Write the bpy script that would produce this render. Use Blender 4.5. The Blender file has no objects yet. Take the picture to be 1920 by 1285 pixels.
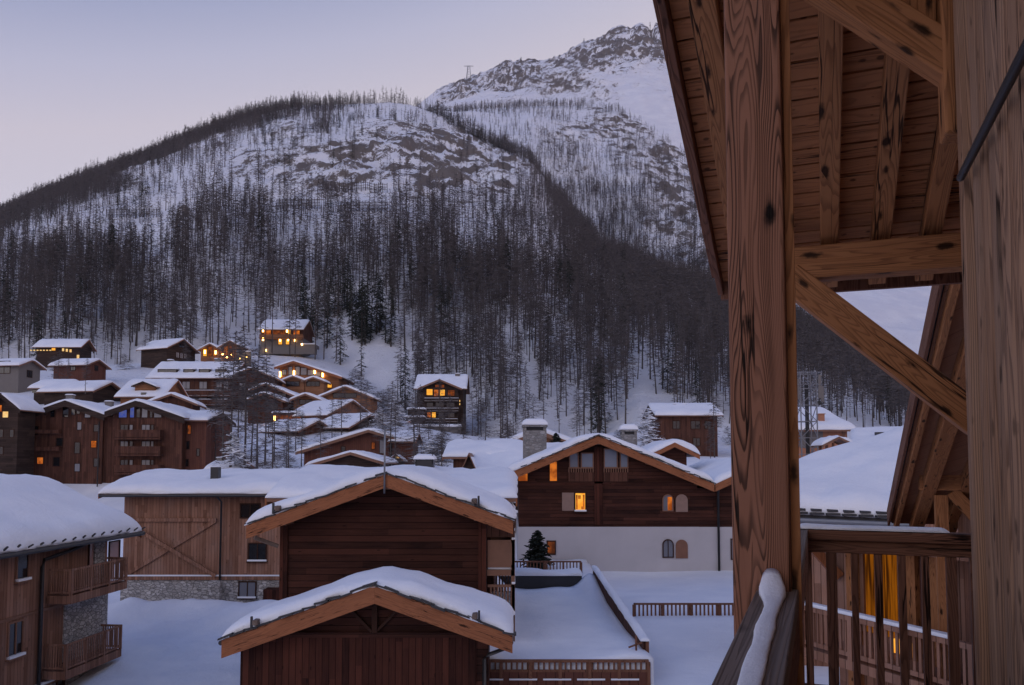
import bpy, bmesh, math, random
import numpy as np
from mathutils import Vector, Matrix, noise as mnoise
random.seed(7)
SC = bpy.context.scene
COL = SC.collection
R = math.radians
# ------------------------------------------------------------------ camera
F_PX, CX, TH = 1493.0, 960.0, R(3.4)
CAM_Z = 6.4
V0 = 865.0 - F_PX * math.tan(TH)
cam_d = bpy.data.cameras.new('camera'); cam = bpy.data.objects.new('camera', cam_d); COL.objects.link(cam)
cam_d.sensor_width = 36.0; cam_d.lens = F_PX / 1920.0 * 36.0
cam_d.shift_y = (V0 - 642.5) / 1920.0
cam_d.clip_start = 0.05; cam_d.clip_end = 9000
cam.location = (0, 0, CAM_Z); cam.rotation_euler = (R(90) + TH, 0, 0)
SC.camera = cam
CT, ST = math.cos(TH), math.sin(TH)
def ray(u, v):
    xc = (u - CX) / F_PX; yc = (V0 - v) / F_PX
    return Vector((xc, CT - yc * ST, ST + yc * CT))
def P(u, v, Y):
    d = ray(u, v)
    return Vector((0, 0, CAM_Z)) + d * (Y / d.y)
def at_of(u, v):
    d = ray(u, v); return d.x / d.y, d.z / d.y
# ------------------------------------------------------------------ nodes
class NT:
    def __init__(s, m):
        m.use_nodes = True; s.t = m.node_tree; s.t.nodes.clear()
        s.out = s.n('ShaderNodeOutputMaterial')
    def n(s, kind, **kw):
        n = s.t.nodes.new(kind)
        for k, v in kw.items(): setattr(n, k, v)
        return n
    def put(s, sock, v):
        if isinstance(v, bpy.types.NodeSocket): s.t.links.new(v, sock)
        elif isinstance(v, (tuple, list)) and len(v) == 3 and sock.type == 'RGBA': sock.default_value = (*v, 1)
        else: sock.default_value = v
    def math(s, op, a, b=0.0, c=0.0, clamp=False):
        n = s.n('ShaderNodeMath', operation=op, use_clamp=clamp)
        s.put(n.inputs[0], a); s.put(n.inputs[1], b); s.put(n.inputs[2], c); return n.outputs[0]
    def mix(s, f, a, b, blend='MIX'):
        n = s.n('ShaderNodeMix', data_type='RGBA', blend_type=blend)
        s.put(n.inputs[0], f); s.put(n.inputs[6], a); s.put(n.inputs[7], b); return n.outputs[2]
    def noise(s, vec, scale, detail=3.0, rough=.55, out=0, dist=0.0):
        n = s.n('ShaderNodeTexNoise'); s.put(n.inputs['Vector'], vec)
        n.inputs['Scale'].default_value = scale; n.inputs['Detail'].default_value = detail
        n.inputs['Roughness'].default_value = rough; n.inputs['Distortion'].default_value = dist
        return n.outputs[out]
    def xyz(s, vec):
        n = s.n('ShaderNodeSeparateXYZ'); s.put(n.inputs[0], vec); return n.outputs
    def vec(s, x, y, z):
        n = s.n('ShaderNodeCombineXYZ')
        for i, q in enumerate((x, y, z)): s.put(n.inputs[i], q)
        return n.outputs[0]
    def ramp(s, f, lo, hi):
        n = s.n('ShaderNodeMapRange', interpolation_type='SMOOTHSTEP')
        s.put(n.inputs[0], f); n.inputs[1].default_value = lo; n.inputs[2].default_value = hi
        return n.outputs[0]
    def obj(s): return s.n('ShaderNodeTexCoord').outputs['Object']
    def pos(s): return s.n('ShaderNodeNewGeometry').outputs['Position']
    def rand(s): return s.n('ShaderNodeObjectInfo').outputs['Random']
    def bump(s, h, strength=.3, dist=.02, normal=None):
        n = s.n('ShaderNodeBump'); n.inputs['Strength'].default_value = strength
        n.inputs['Distance'].default_value = dist; s.put(n.inputs['Height'], h)
        if normal is not None: s.put(n.inputs['Normal'], normal)
        return n.outputs[0]
    def principled(s, col, rough=.7, normal=None, **kw):
        n = s.n('ShaderNodeBsdfPrincipled'); s.put(n.inputs['Base Color'], col); s.put(n.inputs['Roughness'], rough)
        if normal is not None: s.put(n.inputs['Normal'], normal)
        for k, v in kw.items(): s.put(n.inputs[k.replace('_', ' ')], v)
        s.t.links.new(n.outputs[0], s.out.inputs[0]); return n
def newmat(name):
    m = bpy.data.materials.new(name); return m, NT(m)
M = {}
def mat_snow(name, fine=1.0):
    m, t = newmat(name); p = t.pos()
    a = t.noise(p, .8, 5, .6, 0, .6); b = t.noise(p, 7, 5, .7); c = t.noise(p, 70, 3, .7)
    h = t.math('ADD', t.math('MULTIPLY', a, 1.0), t.math('ADD', t.math('MULTIPLY', b, .30), t.math('MULTIPLY', c, .05)))
    col = t.mix(t.ramp(t.noise(p, .5, 5), .35, .7), (.80, .83, .88), (.88, .90, .93))
    t.principled(col, .75, t.bump(h, .6 * fine, .16)); M[name] = m
mat_snow('snow')
m, t = newmat('snow_crust'); p = t.pos()
t.principled((.84, .86, .90), .8, t.bump(t.math('ADD', t.noise(p, 45, 4, .7), t.math('MULTIPLY', t.noise(p, 190, 3, .7), .5)), .7, .006)); M['snow_crust'] = m
def mat_boards(name, c1, c2, width, vertical=True, gap=.05, var=.7, gapc=.3, rough=.75, grey=0.0):
    m, t = newmat(name); x, y, z = t.xyz(t.obj())
    s = t.math('ADD', x, y); across, along = (s, z) if vertical else (z, s)
    k = t.math('DIVIDE', across, width); idx = t.math('FLOOR', k); fr = t.math('SUBTRACT', k, idx)
    w = t.n('ShaderNodeTexWhiteNoise', noise_dimensions='1D'); t.put(w.inputs['W'], idx)
    rnd = w.outputs[0]
    seg = t.math('FLOOR', t.math('ADD', t.math('DIVIDE', along, 3.1), t.math('MULTIPLY', rnd, 5)))
    w2 = t.n('ShaderNodeTexWhiteNoise', noise_dimensions='2D')
    t.put(w2.inputs['Vector'], t.vec(idx, seg, 0)); r2 = w2.outputs[0]
    g = t.noise(t.vec(t.math('MULTIPLY', across, 22), t.math('MULTIPLY', along, 1.3), t.math('MULTIPLY', idx, 3.7)), 1.0, 5, .65)
    wea = t.noise(t.vec(across, t.math('MULTIPLY', along, .5), 0), 1.1, 4)
    f = t.math('ADD', t.math('MULTIPLY', g, .8), t.math('ADD', t.math('MULTIPLY', t.math('SUBTRACT', r2, .5), var), t.math('MULTIPLY', t.math('SUBTRACT', wea, .5), .9)), clamp=True)
    col = t.mix(f, c1, c2)
    kn = t.n('ShaderNodeTexVoronoi'); t.put(kn.inputs['Vector'], t.vec(t.math('MULTIPLY', across, 5), t.math('MULTIPLY', along, 1.6), idx)); kn.inputs['Scale'].default_value = 1
    col = t.mix(t.math('MULTIPLY', t.math('SUBTRACT', 1, t.ramp(kn.outputs['Distance'], .05, .13)), .7), col, tuple(q * .3 for q in c1))
    if grey: col = t.mix(t.math('MULTIPLY', t.ramp(wea, .45, .7), grey), col, (.16, .15, .145))
    gp = t.math('SUBTRACT', 1, t.ramp(t.math('MINIMUM', fr, t.math('SUBTRACT', 1, fr)), gap * .4, gap))
    col = t.mix(gp, col, tuple(q * gapc for q in c1))
    h = t.math('SUBTRACT', t.math('MULTIPLY', g, .25), gp)
    t.principled(col, rough, t.bump(h, .6, .02), Specular_IOR_Level=.12); M[name] = m
mat_boards('old_planks', (.019, .0075, .0055), (.100, .037, .024), .20, False, .05, .55, .35)
mat_boards('old_planks_vertical', (.024, .0085, .006), (.112, .037, .023), .17, True, .05, .6, .35)
mat_boards('larch_boards', (.17, .082, .052), (.40, .215, .145), .17, True, .05, .6, .35, .75, .25)
mat_boards('brown_boards', (.052, .023, .016), (.145, .064, .043), .25, True, .05, .6, .5)
mat_boards('red_boards', (.09, .036, .026), (.17, .072, .050), .25, True, .05, .4, .5)
mat_boards('dark_boards', (.025, .017, .014), (.075, .048, .038), .25, False, .05, .6, .5)
mat_boards('warm_boards', (.20, .09, .045), (.36, .175, .09), .22, False, .05, .5, .5)
mat_boards('soffit_boards', (.20, .085, .045), (.38, .18, .095), .5, True, .01, .3, .5)
def mat_timber(name, c1, c2, cd, freq=9.0, contrast=.55, knots=.5, grey=0.0, rough=.65, knot_scale=(7.0, 2.0), stretch=.22, gs=6.0, kd_=.9, patch=0):
    # grain drawn as the contour lines of a noise stretched along the beam (local z)
    m, t = newmat(name); x, y, z = t.xyz(t.obj()); rn = t.math('MULTIPLY', t.rand(), 37.0)
    zz = t.math('ADD', z, rn)
    base = t.noise(t.vec(t.math('MULTIPLY', x, gs), t.math('MULTIPLY', y, gs), t.math('MULTIPLY', zz, stretch * 2.4)), 1.0, 2.0, .45)
    wig = t.noise(t.vec(t.math('MULTIPLY', x, 40), t.math('MULTIPLY', y, 40), t.math('MULTIPLY', zz, 2.2)), 1.0, 4)
    k = t.math('ADD', t.math('MULTIPLY', base, freq * 2.2), t.math('MULTIPLY', wig, .55))
    fr = t.math('FRACT', k)
    line = t.math('MULTIPLY', t.ramp(fr, .40, .88), t.math('SUBTRACT', 1, t.ramp(fr, .92, .99)))
    if patch:
        pm = t.noise(t.vec(t.math('MULTIPLY', t.math('ADD', x, y), 9), t.math('MULTIPLY', zz, .35), 0), 1.0, 2)
        line = t.math('MULTIPLY', line, t.math('ADD', 1 - patch, t.math('MULTIPLY', t.ramp(pm, .38, .52), patch)))
    tone = t.noise(t.vec(t.math('MULTIPLY', x, 6), t.math('MULTIPLY', y, 6), t.math('MULTIPLY', zz, .8)), 1.0, 4)
    col = t.mix(tone, c1, c2)
    col = t.mix(t.math('MULTIPLY', line, contrast), col, cd)
    col = t.mix(t.math('MULTIPLY', t.ramp(wig, .55, .75), .3), col, cd)
    if grey: col = t.mix(t.math('MULTIPLY', t.ramp(tone, .35, .65), grey), col, (.25, .22, .20))
    if knots:
        kd = t.noise(t.vec(x, y, zz), 14, 3)
        vo = t.n('ShaderNodeTexVoronoi', voronoi_dimensions='2D')
        t.put(vo.inputs['Vector'], t.vec(t.math('MULTIPLY', t.math('ADD', x, y), knot_scale[0]), t.math('MULTIPLY', zz, knot_scale[1]), 0))
        vo.inputs['Scale'].default_value = 1.0
        d = t.math('ADD', vo.outputs['Distance'], t.math('MULTIPLY', t.math('SUBTRACT', kd, .5), .28))
        rs = t.xyz(vo.outputs['Color'])[0]
        sz = t.math('MULTIPLY', t.xyz(vo.outputs['Color'])[1], .14)
        kk = t.math('MULTIPLY', t.math('SUBTRACT', 1, t.ramp(t.math('ADD', d, sz), .10, .24)), t.ramp(rs, 1 - knots, 1 - knots + .05))
        col = t.mix(t.math('MULTIPLY', kk, kd_), col, tuple(q * .12 for q in cd))
    cn = t.noise(t.vec(t.math('MULTIPLY', t.math('ADD', x, y), 7), t.math('MULTIPLY', zz, .28), 3), 1.0, 4, .5)
    ck = t.math('SUBTRACT', 1, t.ramp(t.math('ABSOLUTE', t.math('SUBTRACT', cn, .5)), .003, .010))
    ck = t.math('MULTIPLY', ck, t.ramp(t.noise(t.vec(t.math('MULTIPLY', t.math('ADD', x, y), 3), t.math('MULTIPLY', zz, .8), 8), 1.0, 2), .47, .55))
    col = t.mix(t.math('MULTIPLY', ck, .9), col, tuple(q * .15 for q in cd))
    h = t.math('ADD', t.math('MULTIPLY', t.math('ADD', line, t.math('MULTIPLY', ck, 3)), -.5), t.math('MULTIPLY', wig, .5))
    t.principled(col, rough, t.bump(h, .5, .006), Specular_IOR_Level=.14); M[name] = m
mat_timber('post_timber', (.22, .094, .054), (.34, .165, .100), (.020, .009, .006), 21, .84, .80, 0, .6, (6.2, 2.1), .20, 7.0, .98, .6)
mat_timber('beam_timber', (.32, .132, .052), (.46, .210, .088), (.10, .036, .016), 14, .46, .50, 0, .6, (8.0, 2.8), .20, 6.5, .92)
mat_timber('rail_timber', (.13, .092, .072), (.24, .175, .14), (.045, .032, .026), 16, .55, .25, .30, .75, (9.0, 3.0), .05, 11.0)
mat_timber('dark_rail_timber', (.15, .066, .040), (.26, .125, .076), (.05, .022, .015), 13, .5, .22, 0, .65, (12.0, 4.0), .22, 6.0, .75)
mat_timber('cladding_timber', (.27, .145, .082), (.43, .265, .165), (.10, .050, .030), 20, .7, .5, .18, .75, (22.0, 6.0), .10, 9.0, .55)
mat_timber('board_timber', (.40, .160, .062), (.56, .245, .105), (.16, .058, .026), 9, .3, .30, 0, .65, (14.0, 9.0), .22, 6.0, .7)
mat_timber('barge_timber', (.25, .092, .042), (.37, .145, .066), (.13, .05, .024), 7, .4, .25, 0, .65, (6.0, 1.2))
def mat_stone(name, c1, c2, scale=3.0):
    m, t = newmat(name); x, y, z = t.xyz(t.obj())
    p = t.vec(t.math('ADD', x, y), t.math('MULTIPLY', z, 1.9), t.math('MULTIPLY', t.math('SUBTRACT', x, y), .5))
    p2 = t.n('ShaderNodeVectorMath', operation='ADD'); t.put(p2.inputs[0], p)
    t.put(p2.inputs[1], t.n('ShaderNodeVectorMath', operation='SCALE').outputs[0])
    nz = t.noise(p, 3.0, 3, .5, 1); sc = p2.inputs[1].links[0].from_node; t.put(sc.inputs[0], nz); sc.inputs['Scale'].default_value = .16
    a = t.n('ShaderNodeTexVoronoi'); t.put(a.inputs['Vector'], p2.outputs[0]); a.inputs['Scale'].default_value = scale
    e = t.n('ShaderNodeTexVoronoi', feature='DISTANCE_TO_EDGE'); t.put(e.inputs['Vector'], p2.outputs[0]); e.inputs['Scale'].default_value = scale
    r = t.xyz(a.outputs['Color'])
    col = t.mix(r[0], c1, c2); col = t.mix(t.math('MULTIPLY', r[1], .35), col, (.22, .17, .13))
    fine = t.noise(p, 16, 5, .65); col = t.mix(t.math('MULTIPLY', fine, .55), col, tuple(q * .45 for q in c1))
    mo = t.ramp(e.outputs['Distance'], .02, .09)
    col = t.mix(mo, (.20, .19, .18), col)
    h = t.math('ADD', mo, t.math('MULTIPLY', fine, .4))
    t.principled(col, .85, t.bump(h, .8, .05)); M[name] = m
mat_stone('rubble', (.40, .38, .36), (.80, .77, .74), 3.8)
mat_stone('chimney_stone', (.20, .195, .19), (.44, .43, .42), 3.4)
def mat_plain(name, c, rough=.6, spec=.5, metal=0.0, vary=.25, nscale=4.0, bump=.15):
    m, t = newmat(name); p = t.obj(); n = t.noise(p, nscale, 5, .6)
    col = t.mix(n, tuple(q * (1 - vary) for q in c), tuple(min(1, q * (1 + vary)) for q in c))
    b = t.principled(col, rough, t.bump(n, bump, .02)); b.inputs['Specular IOR Level'].default_value = spec; b.inputs['Metallic'].default_value = metal; M[name] = m
mat_plain('plaster', (.47, .45, .46), .9, .3, 0, .17, .55)
mat_plain('grey_plaster', (.17, .155, .145), .9, .3, 0, .15, 2)
mat_plain('slate', (.045, .043, .045), .7, .4, 0, .5, 6)
mat_plain('metal_dark', (.035, .034, .036), .45, .5, .3, .2)
mat_plain('metal_grey', (.22, .23, .25), .45, .5, .5, .2)
mat_plain('galvanised', (.20, .20, .215), .6)
mat_plain('copper', (.10, .055, .035), .45, .5, .5, .3)
mat_plain('frame_dark', (.045, .020, .013), .7, .12)
mat_plain('frame_wood', (.20, .095, .055), .6)
mat_plain('shutter_wood', (.26, .165, .13), .7)
mat_plain('shutter_brown', (.19, .085, .05), .7)
mat_plain('bark', (.090, .076, .070), .9, .2, 0, .4, 1.5)
mat_plain('twig', (.120, .107, .106), .95, .1, 0, .25, .6)
mat_plain('needle', (.028, .034, .026), .9, .2, 0, .5, 1.2)
mat_plain('asphalt', (.05, .05, .05), .9)
mat_plain('curtain_grey', (.30, .29, .30), .9)
mat_plain('concrete_dark', (.055, .055, .06), .9, .2, 0, .4, 1.0)
mat_plain('brick_orange', (.36, .16, .09), .8)
def mat_glass(name, c, rough=.06):
    m, t = newmat(name); b = t.principled(c, rough, t.bump(t.noise(t.obj(), 1.3, 2), .06, .05)); b.inputs['Specular IOR Level'].default_value = .8; M[name] = m
mat_glass('glass', (.012, .012, .014)); mat_glass('glass_blind', (.16, .165, .19), .15); mat_glass('glass_pale', (.20, .22, .27), .12)
def mat_lit(name, c, c2, s, scale=2.2):
    m, t = newmat(name); n = t.noise(t.obj(), scale, 3)
    col = t.mix(t.ramp(n, .35, .65), c, c2)
    e = t.n('ShaderNodeEmission'); t.put(e.inputs[0], col); e.inputs[1].default_value = s
    t.t.links.new(e.outputs[0], t.out.inputs[0]); M[name] = m
mat_lit('lit_yellow', (1.0, .50, .07), (1.0, .34, .03), 1.05)
mat_lit('lit_orange', (.85, .22, .03), (.30, .06, .012), .75, 1.6)
mat_lit('lit_dim', (.42, .10, .025), (.10, .03, .015), .55, 1.6)
mat_lit('lit_curtain', (.80, .23, .012), (.12, .032, .006), .30, 6.0)
_t = M['lit_curtain'].node_tree; _n = [q for q in _t.nodes if q.type == 'TEX_NOISE'][0]; _mp = _t.nodes.new('ShaderNodeMapping'); _mp.inputs['Scale'].default_value = (3.2, 3.2, .12)
_t.links.new(_n.inputs['Vector'].links[0].from_socket, _mp.inputs['Vector']); _t.links.new(_mp.outputs[0], _n.inputs['Vector'])
mat_lit('lit_blue', (.10, .16, .75), (.22, .25, .60), .40)
mat_lit('lit_pale', (1.0, .70, .30), (1.0, .55, .18), .9)
mat_lit('lamp', (1.0, .55, .16), (1.0, .50, .12), 14.0)
# ------------------------------------------------------------------ objects
def tag(o, label=None, cat=None, group=None, kind=None):
    for k, v in (('label', label), ('category', cat), ('group', group), ('kind', kind)):
        if v: o[k] = v
    return o
def empty(name, loc, rz=0.0, label=None, cat=None, group=None):
    o = bpy.data.objects.new(name, None); COL.objects.link(o); o.location = loc; o.rotation_euler = (0, 0, rz)
    o.empty_display_size = .3
    return tag(o, label, cat, group)
class MB:
    def __init__(s): s.v = []; s.f = []
    def add(s, vs, fs):
        b = len(s.v); s.v += [tuple(q) for q in vs]; s.f += [tuple(b + i for i in f) for f in fs]; return s
    def box(s, a, b):
        (x0, y0, z0), (x1, y1, z1) = [min(p, q) for p, q in zip(a, b)], [max(p, q) for p, q in zip(a, b)]
        return s.add([(x0, y0, z0), (x1, y0, z0), (x1, y1, z0), (x0, y1, z0), (x0, y0, z1), (x1, y0, z1), (x1, y1, z1), (x0, y1, z1)],
                     [(0, 3, 2, 1), (4, 5, 6, 7), (0, 1, 5, 4), (1, 2, 6, 5), (2, 3, 7, 6), (3, 0, 4, 7)])
    def beam(s, p0, p1, w, h, up=(0, 0, 1)):
        p0, p1 = Vector(p0), Vector(p1); d = (p1 - p0).normalized(); up = Vector(up)
        sd = d.cross(up)
        if sd.length < 1e-4: sd = d.cross(Vector((0, 1, 0)))
        sd.normalize(); u = sd.cross(d).normalized(); vs = []
        for p in (p0, p1):
            for a, b in ((-1, -1), (1, -1), (1, 1), (-1, 1)): vs.append(p + sd * (a * w / 2) + u * (b * h / 2))
        return s.add(vs, [(0, 1, 2, 3), (7, 6, 5, 4), (0, 4, 5, 1), (1, 5, 6, 2), (2, 6, 7, 3), (3, 7, 4, 0)])
    def tube(s, pts, r, n=8):
        pts = [Vector(p) for p in pts]; rs = r if isinstance(r, (list, tuple)) else [r] * len(pts); b = len(s.v); fs = []
        for i, p in enumerate(pts):
            d = (pts[min(i + 1, len(pts) - 1)] - pts[max(i - 1, 0)]).normalized()
            a = d.cross(Vector((0, 0, 1)))
            if a.length < .05: a = d.cross(Vector((1, 0, 0)))
            a.normalize(); c = d.cross(a)
            for k in range(n):
                q = 2 * math.pi * k / n; s.v.append(tuple(p + a * (math.cos(q) * rs[i]) + c * (math.sin(q) * rs[i])))
        for i in range(len(pts) - 1):
            for k in range(n):
                s.f.append((b + i * n + k, b + i * n + (k + 1) % n, b + (i + 1) * n + (k + 1) % n, b + (i + 1) * n + k))
        s.f.append(tuple(b + k for k in reversed(range(n)))); s.f.append(tuple(b + (len(pts) - 1) * n + k for k in range(n)))
        return s
    def prism(s, poly, f0, f1):
        # poly: 2D points; f0/f1 map (a, b) to 3D for the two caps
        n = len(poly); vs = [f0(a, b) for a, b in poly] + [f1(a, b) for a, b in poly]
        fs = [tuple(range(n)), tuple(range(2 * n - 1, n - 1, -1))] + [((i + 1) % n, i, n + i, n + (i + 1) % n) for i in range(n)]
        return s.add(vs, fs)
    def slab(s, xs, ys, top, bot, jit=None):
        nx, ny = len(xs), len(ys); vs = []
        for fn in (top, bot):
            for j, y in enumerate(ys):
                for i, x in enumerate(xs):
                    xx, yy = (x, y) if jit is None else jit(x, y, i, j, nx, ny)
                    vs.append((xx, yy, fn(x, y)))
        o = nx * ny; fs = []
        for j in range(ny - 1):
            for i in range(nx - 1):
                a = j * nx + i; fs.append((a, a + 1, a + nx + 1, a + nx)); fs.append((o + a + nx, o + a + nx + 1, o + a + 1, o + a))
        for i in range(nx - 1):
            fs.append((i + 1, i, o + i, o + i + 1)); a = (ny - 1) * nx + i; fs.append((a, a + 1, o + a + 1, o + a))
        for j in range(ny - 1):
            a = j * nx; fs.append((a, a + nx, o + a + nx, o + a)); a = j * nx + nx - 1; fs.append((a + nx, a, o + a, o + a + nx))
        return s.add(vs, fs)
    def build(s, name, mat, parent=None, smooth=False, bevel=0.0, mw=None):
        me = bpy.data.meshes.new(name); me.from_pydata(s.v, [], s.f); me.update()
        bm = bmesh.new(); bm.from_mesh(me); bmesh.ops.recalc_face_normals(bm, faces=bm.faces); bm.to_mesh(me); bm.free()
        if smooth: me.polygons.foreach_set('use_smooth', [True] * len(me.polygons))
        me.materials.append(M[mat] if isinstance(mat, str) else mat)
        o = bpy.data.objects.new(name, me); COL.objects.link(o)
        if parent is not None: o.parent = parent
        if mw is not None: o.matrix_local = mw
        if bevel:
            b = o.modifiers.new('bevel', 'BEVEL'); b.width = bevel; b.segments = 2; b.limit_method = 'ANGLE'
        return o
def beam_obj(name, p0, p1, w, h, mat, parent, up=(0, 0, 1), bevel=.008):
    # a timber whose mesh runs along its own z so the grain follows it
    p0, p1 = Vector(p0), Vector(p1); d = (p1 - p0); L = d.length; d.normalize(); up = Vector(up)
    sd = d.cross(up)
    if sd.length < 1e-4: sd = d.cross(Vector((0, 1, 0)))
    sd.normalize(); u = sd.cross(d).normalized()
    mw = Matrix(((sd.x, u.x, d.x, p0.x), (sd.y, u.y, d.y, p0.y), (sd.z, u.z, d.z, p0.z), (0, 0, 0, 1)))
    return MB().box((-w / 2, -h / 2, 0), (w / 2, h / 2, L)).build(name, mat, parent, bevel=bevel, mw=mw)
def rng(a, b, step):
    n = max(1, int(math.ceil((b - a) / step))); return [a + (b - a) * i / n for i in range(n + 1)]
def edge_rng(a, b, step, e):
    # finer near both ends so that snow edges are round
    e = min(e, (b - a) * .3); k = [0, .04, .14, .32, .6, 1.0]
    return [a + e * q for q in k] + rng(a + e, b - e, step)[1:-1] + [b - e * q for q in reversed(k)]
def snow_sheet(name, parent, x0, x1, y0, y1, roofz, t, e=.35, res=.3, seed=0.0, amp=.05, soft=.5, jit=.09, fs=(1, 1, 1, 1)):
    sd = Vector((seed * 7.3, seed * 3.1, seed))
    def rz(x, y):
        q = roofz(x, y)
        if not soft: return q
        a = (roofz(x - soft, y) + roofz(x + soft, y)) / 2 if x0 <= x - soft and x + soft <= x1 else q
        b = (roofz(x, y - soft) + roofz(x, y + soft)) / 2 if y0 <= y - soft and y + soft <= y1 else q
        return max(q - .6 * t, q - .7 * ((q - a) + (q - b)))
    def top(x, y):
        ds = [(x - x0) if fs[0] else 9, (x1 - x) if fs[1] else 9, (y - y0) if fs[2] else 9, (y1 - y) if fs[3] else 9]
        k = 1.0
        for d in ds:
            if d < e: k *= .22 + .78 * math.sqrt(max(0, 1 - (1 - max(d, 0) / e) ** 2))
        n = mnoise.noise(Vector((x * .6, y * .6, 0)) + sd) * amp * 2.0 + mnoise.noise(Vector((x * 1.7, y * 1.7, 4)) + sd) * amp * .9 + mnoise.noise(Vector((x * 5, y * 5, 8)) + sd) * min(amp, .06) * .25
        return max(roofz(x, y) + .01, rz(x, y) + (t + n) * k)
    def jt(x, y, i, j, nx, ny):
        q = mnoise.noise(Vector((x * 1.7, y * 1.7, 9)) + sd) * jit + mnoise.noise(Vector((x * 6, y * 6, 3)) + sd) * jit * .5
        return (x + (q if i in (0, nx - 1) else 0), y + (q if j in (0, ny - 1) else 0))
    mb = MB().slab(edge_rng(x0, x1, res, e), edge_rng(y0, y1, res, e), top, lambda x, y: roofz(x, y) + .004, jt)
    return mb.build(name, 'snow', parent, smooth=True)
# faces of a house body: (origin, along axis, outward axis)
def FF(y): return (Vector((0, y, 0)), Vector((1, 0, 0)), Vector((0, -1, 0)))
def FR(x): return (Vector((x, 0, 0)), Vector((0, 1, 0)), Vector((1, 0, 0)))
def FL(x): return (Vector((x, 0, 0)), Vector((0, 1, 0)), Vector((-1, 0, 0)))
def fbox(mb, F, a0, a1, o0, o1, z0, z1):
    o, al, ou = F; p = o + al * a0 + ou * o0; q = o + al * a1 + ou * o1
    return mb.box((p.x, p.y, z0), (q.x, q.y, z1))
def window(root, F, a, z, w, h, pane='glass', frame='frame_dark', fw=.07, mull=1, sill=False, snow=False, arch=False, cross=0, label=None):
    a0, a1 = a - w / 2, a + w / 2; mb = MB()
    if arch:
        o, al, ou = F; n = 10
        outer = [(a1, z), (a1, z + h - w / 2)] + [(a + w / 2 * math.cos(math.pi * i / n), z + h - w / 2 + w / 2 * math.sin(math.pi * i / n)) for i in range(1, n)] + [(a0, z + h - w / 2), (a0, z)]
        k = (w / 2 - fw) / (w / 2); zc = z + h - w / 2
        inner = [(a + (p - a) * k, (q - zc) * k + zc if q > zc else (max(q, z + fw) if q <= z + .001 else q)) for p, q in outer]
        pt = lambda p, off: o + al * p[0] + ou * off + Vector((0, 0, p[1]))
        n2 = len(outer); vs = [pt(p, .07) for p in outer] + [pt(p, .07) for p in inner] + [pt(p, 0) for p in outer] + [pt(p, .03) for p in inner]
        fs = []
        for i in range(n2):
            j = (i + 1) % n2
            fs += [(i, j, n2 + j, n2 + i), (j, i, 2 * n2 + i, 2 * n2 + j), (n2 + i, n2 + j, 3 * n2 + j, 3 * n2 + i)]
        mb.add(vs, fs)
        if mull: fbox(mb, F, a - .02, a + .02, .025, .06, z + fw, z + h - fw)
        wo = mb.build('window', frame, root)
        MB().prism([(p[0], p[1]) for p in inner], lambda p, q: pt((p, q), .028), lambda p, q: pt((p, q), .005)).build('pane', pane, wo)
    else:
        fbox(mb, F, a0 - fw, a0, 0, .06, z - fw, z + h + fw); fbox(mb, F, a1, a1 + fw, 0, .06, z - fw, z + h + fw)
        fbox(mb, F, a0, a1, 0, .06, z - fw, z); fbox(mb, F, a0, a1, 0, .06, z + h, z + h + fw)
        for i in range(mull):
            q = a0 + w * (i + 1) / (mull + 1); fbox(mb, F, q - fw * .35, q + fw * .35, .022, .055, z, z + h)
        for i in range(cross):
            q = z + h * (i + 1) / (cross + 1); fbox(mb, F, a0, a1, .022, .05, q - fw * .25, q + fw * .25)
        wo = mb.build('window', frame, root)
        fbox(MB(), F, a0, a1, .003, .02, z, z + h).build('pane', pane, wo)
    if sill:
        so = fbox(MB(), F, a0 - fw * 1.6, a1 + fw * 1.6, .0, .16, z - fw - .06, z - fw - .002).build('sill', frame, wo)
    if snow: fbox(MB(), F, a0 - fw, a1 + fw, .005, .15, z - fw + .001, z - fw + .09).build('snow_cover', 'snow', wo)
    if label: wo['label'] = label
    return wo
def balcony(root, F, a0, a1, z, depth, rh=1.0, mat='frame_wood', slat=.13, snow=True, solid=False, fascia=.22, sides=(1, 1), sw=.05):
    b = fbox(MB(), F, a0, a1, 0, depth, z - fascia, z).build('balcony', mat, root)
    mb = MB(); t = .05
    fbox(mb, F, a0, a1, depth - t, depth, z + rh - .08, z + rh); fbox(mb, F, a0, a1, depth - t, depth, z + .08, z + .15)
    for k, s in enumerate(sides):
        if s:
            aa = a0 if k == 0 else a1 - t
            fbox(mb, F, aa, aa + t, .02, depth - t - .003, z + rh - .08, z + rh); fbox(mb, F, aa, aa + t, .02, depth - t - .003, z + .08, z + .15)
            if not solid:
                for q in rng(.1, depth - .12, slat): fbox(mb, F, aa + .012, aa + .012 + .026, q, q + sw, z + .15, z + rh - .08)
            else: fbox(mb, F, aa + .01, aa + .04, .02, depth - t, z + .15, z + rh - .08)
    if solid: fbox(mb, F, a0 + .01, a1 - .01, depth - t + .01, depth - .01, z + .15, z + rh - .08)
    else:
        for q in rng(a0 + .02, a1 - .07, slat): fbox(mb, F, q, q + sw, depth - t + .012, depth - .012, z + .15, z + rh - .08)
    for q in rng(a0, a1 - .09, 1.6): fbox(mb, F, q, q + .09, depth - .075, depth + .012, z + .003, z + rh - .003)
    mb.build('railing', mat, b)
    if snow:
        fbox(MB(), F, a0 - .01, a1 + .01, depth - .09, depth + .03, z + rh + .003, z + rh + .09).build('snow_cover', 'snow', b, bevel=.03)
        fbox(MB(), F, a0 + .06, a1 - .06, .02, depth - .09, z + .003, z + .14).build('floor_snow', 'snow', b, bevel=.03)
    return b
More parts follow.
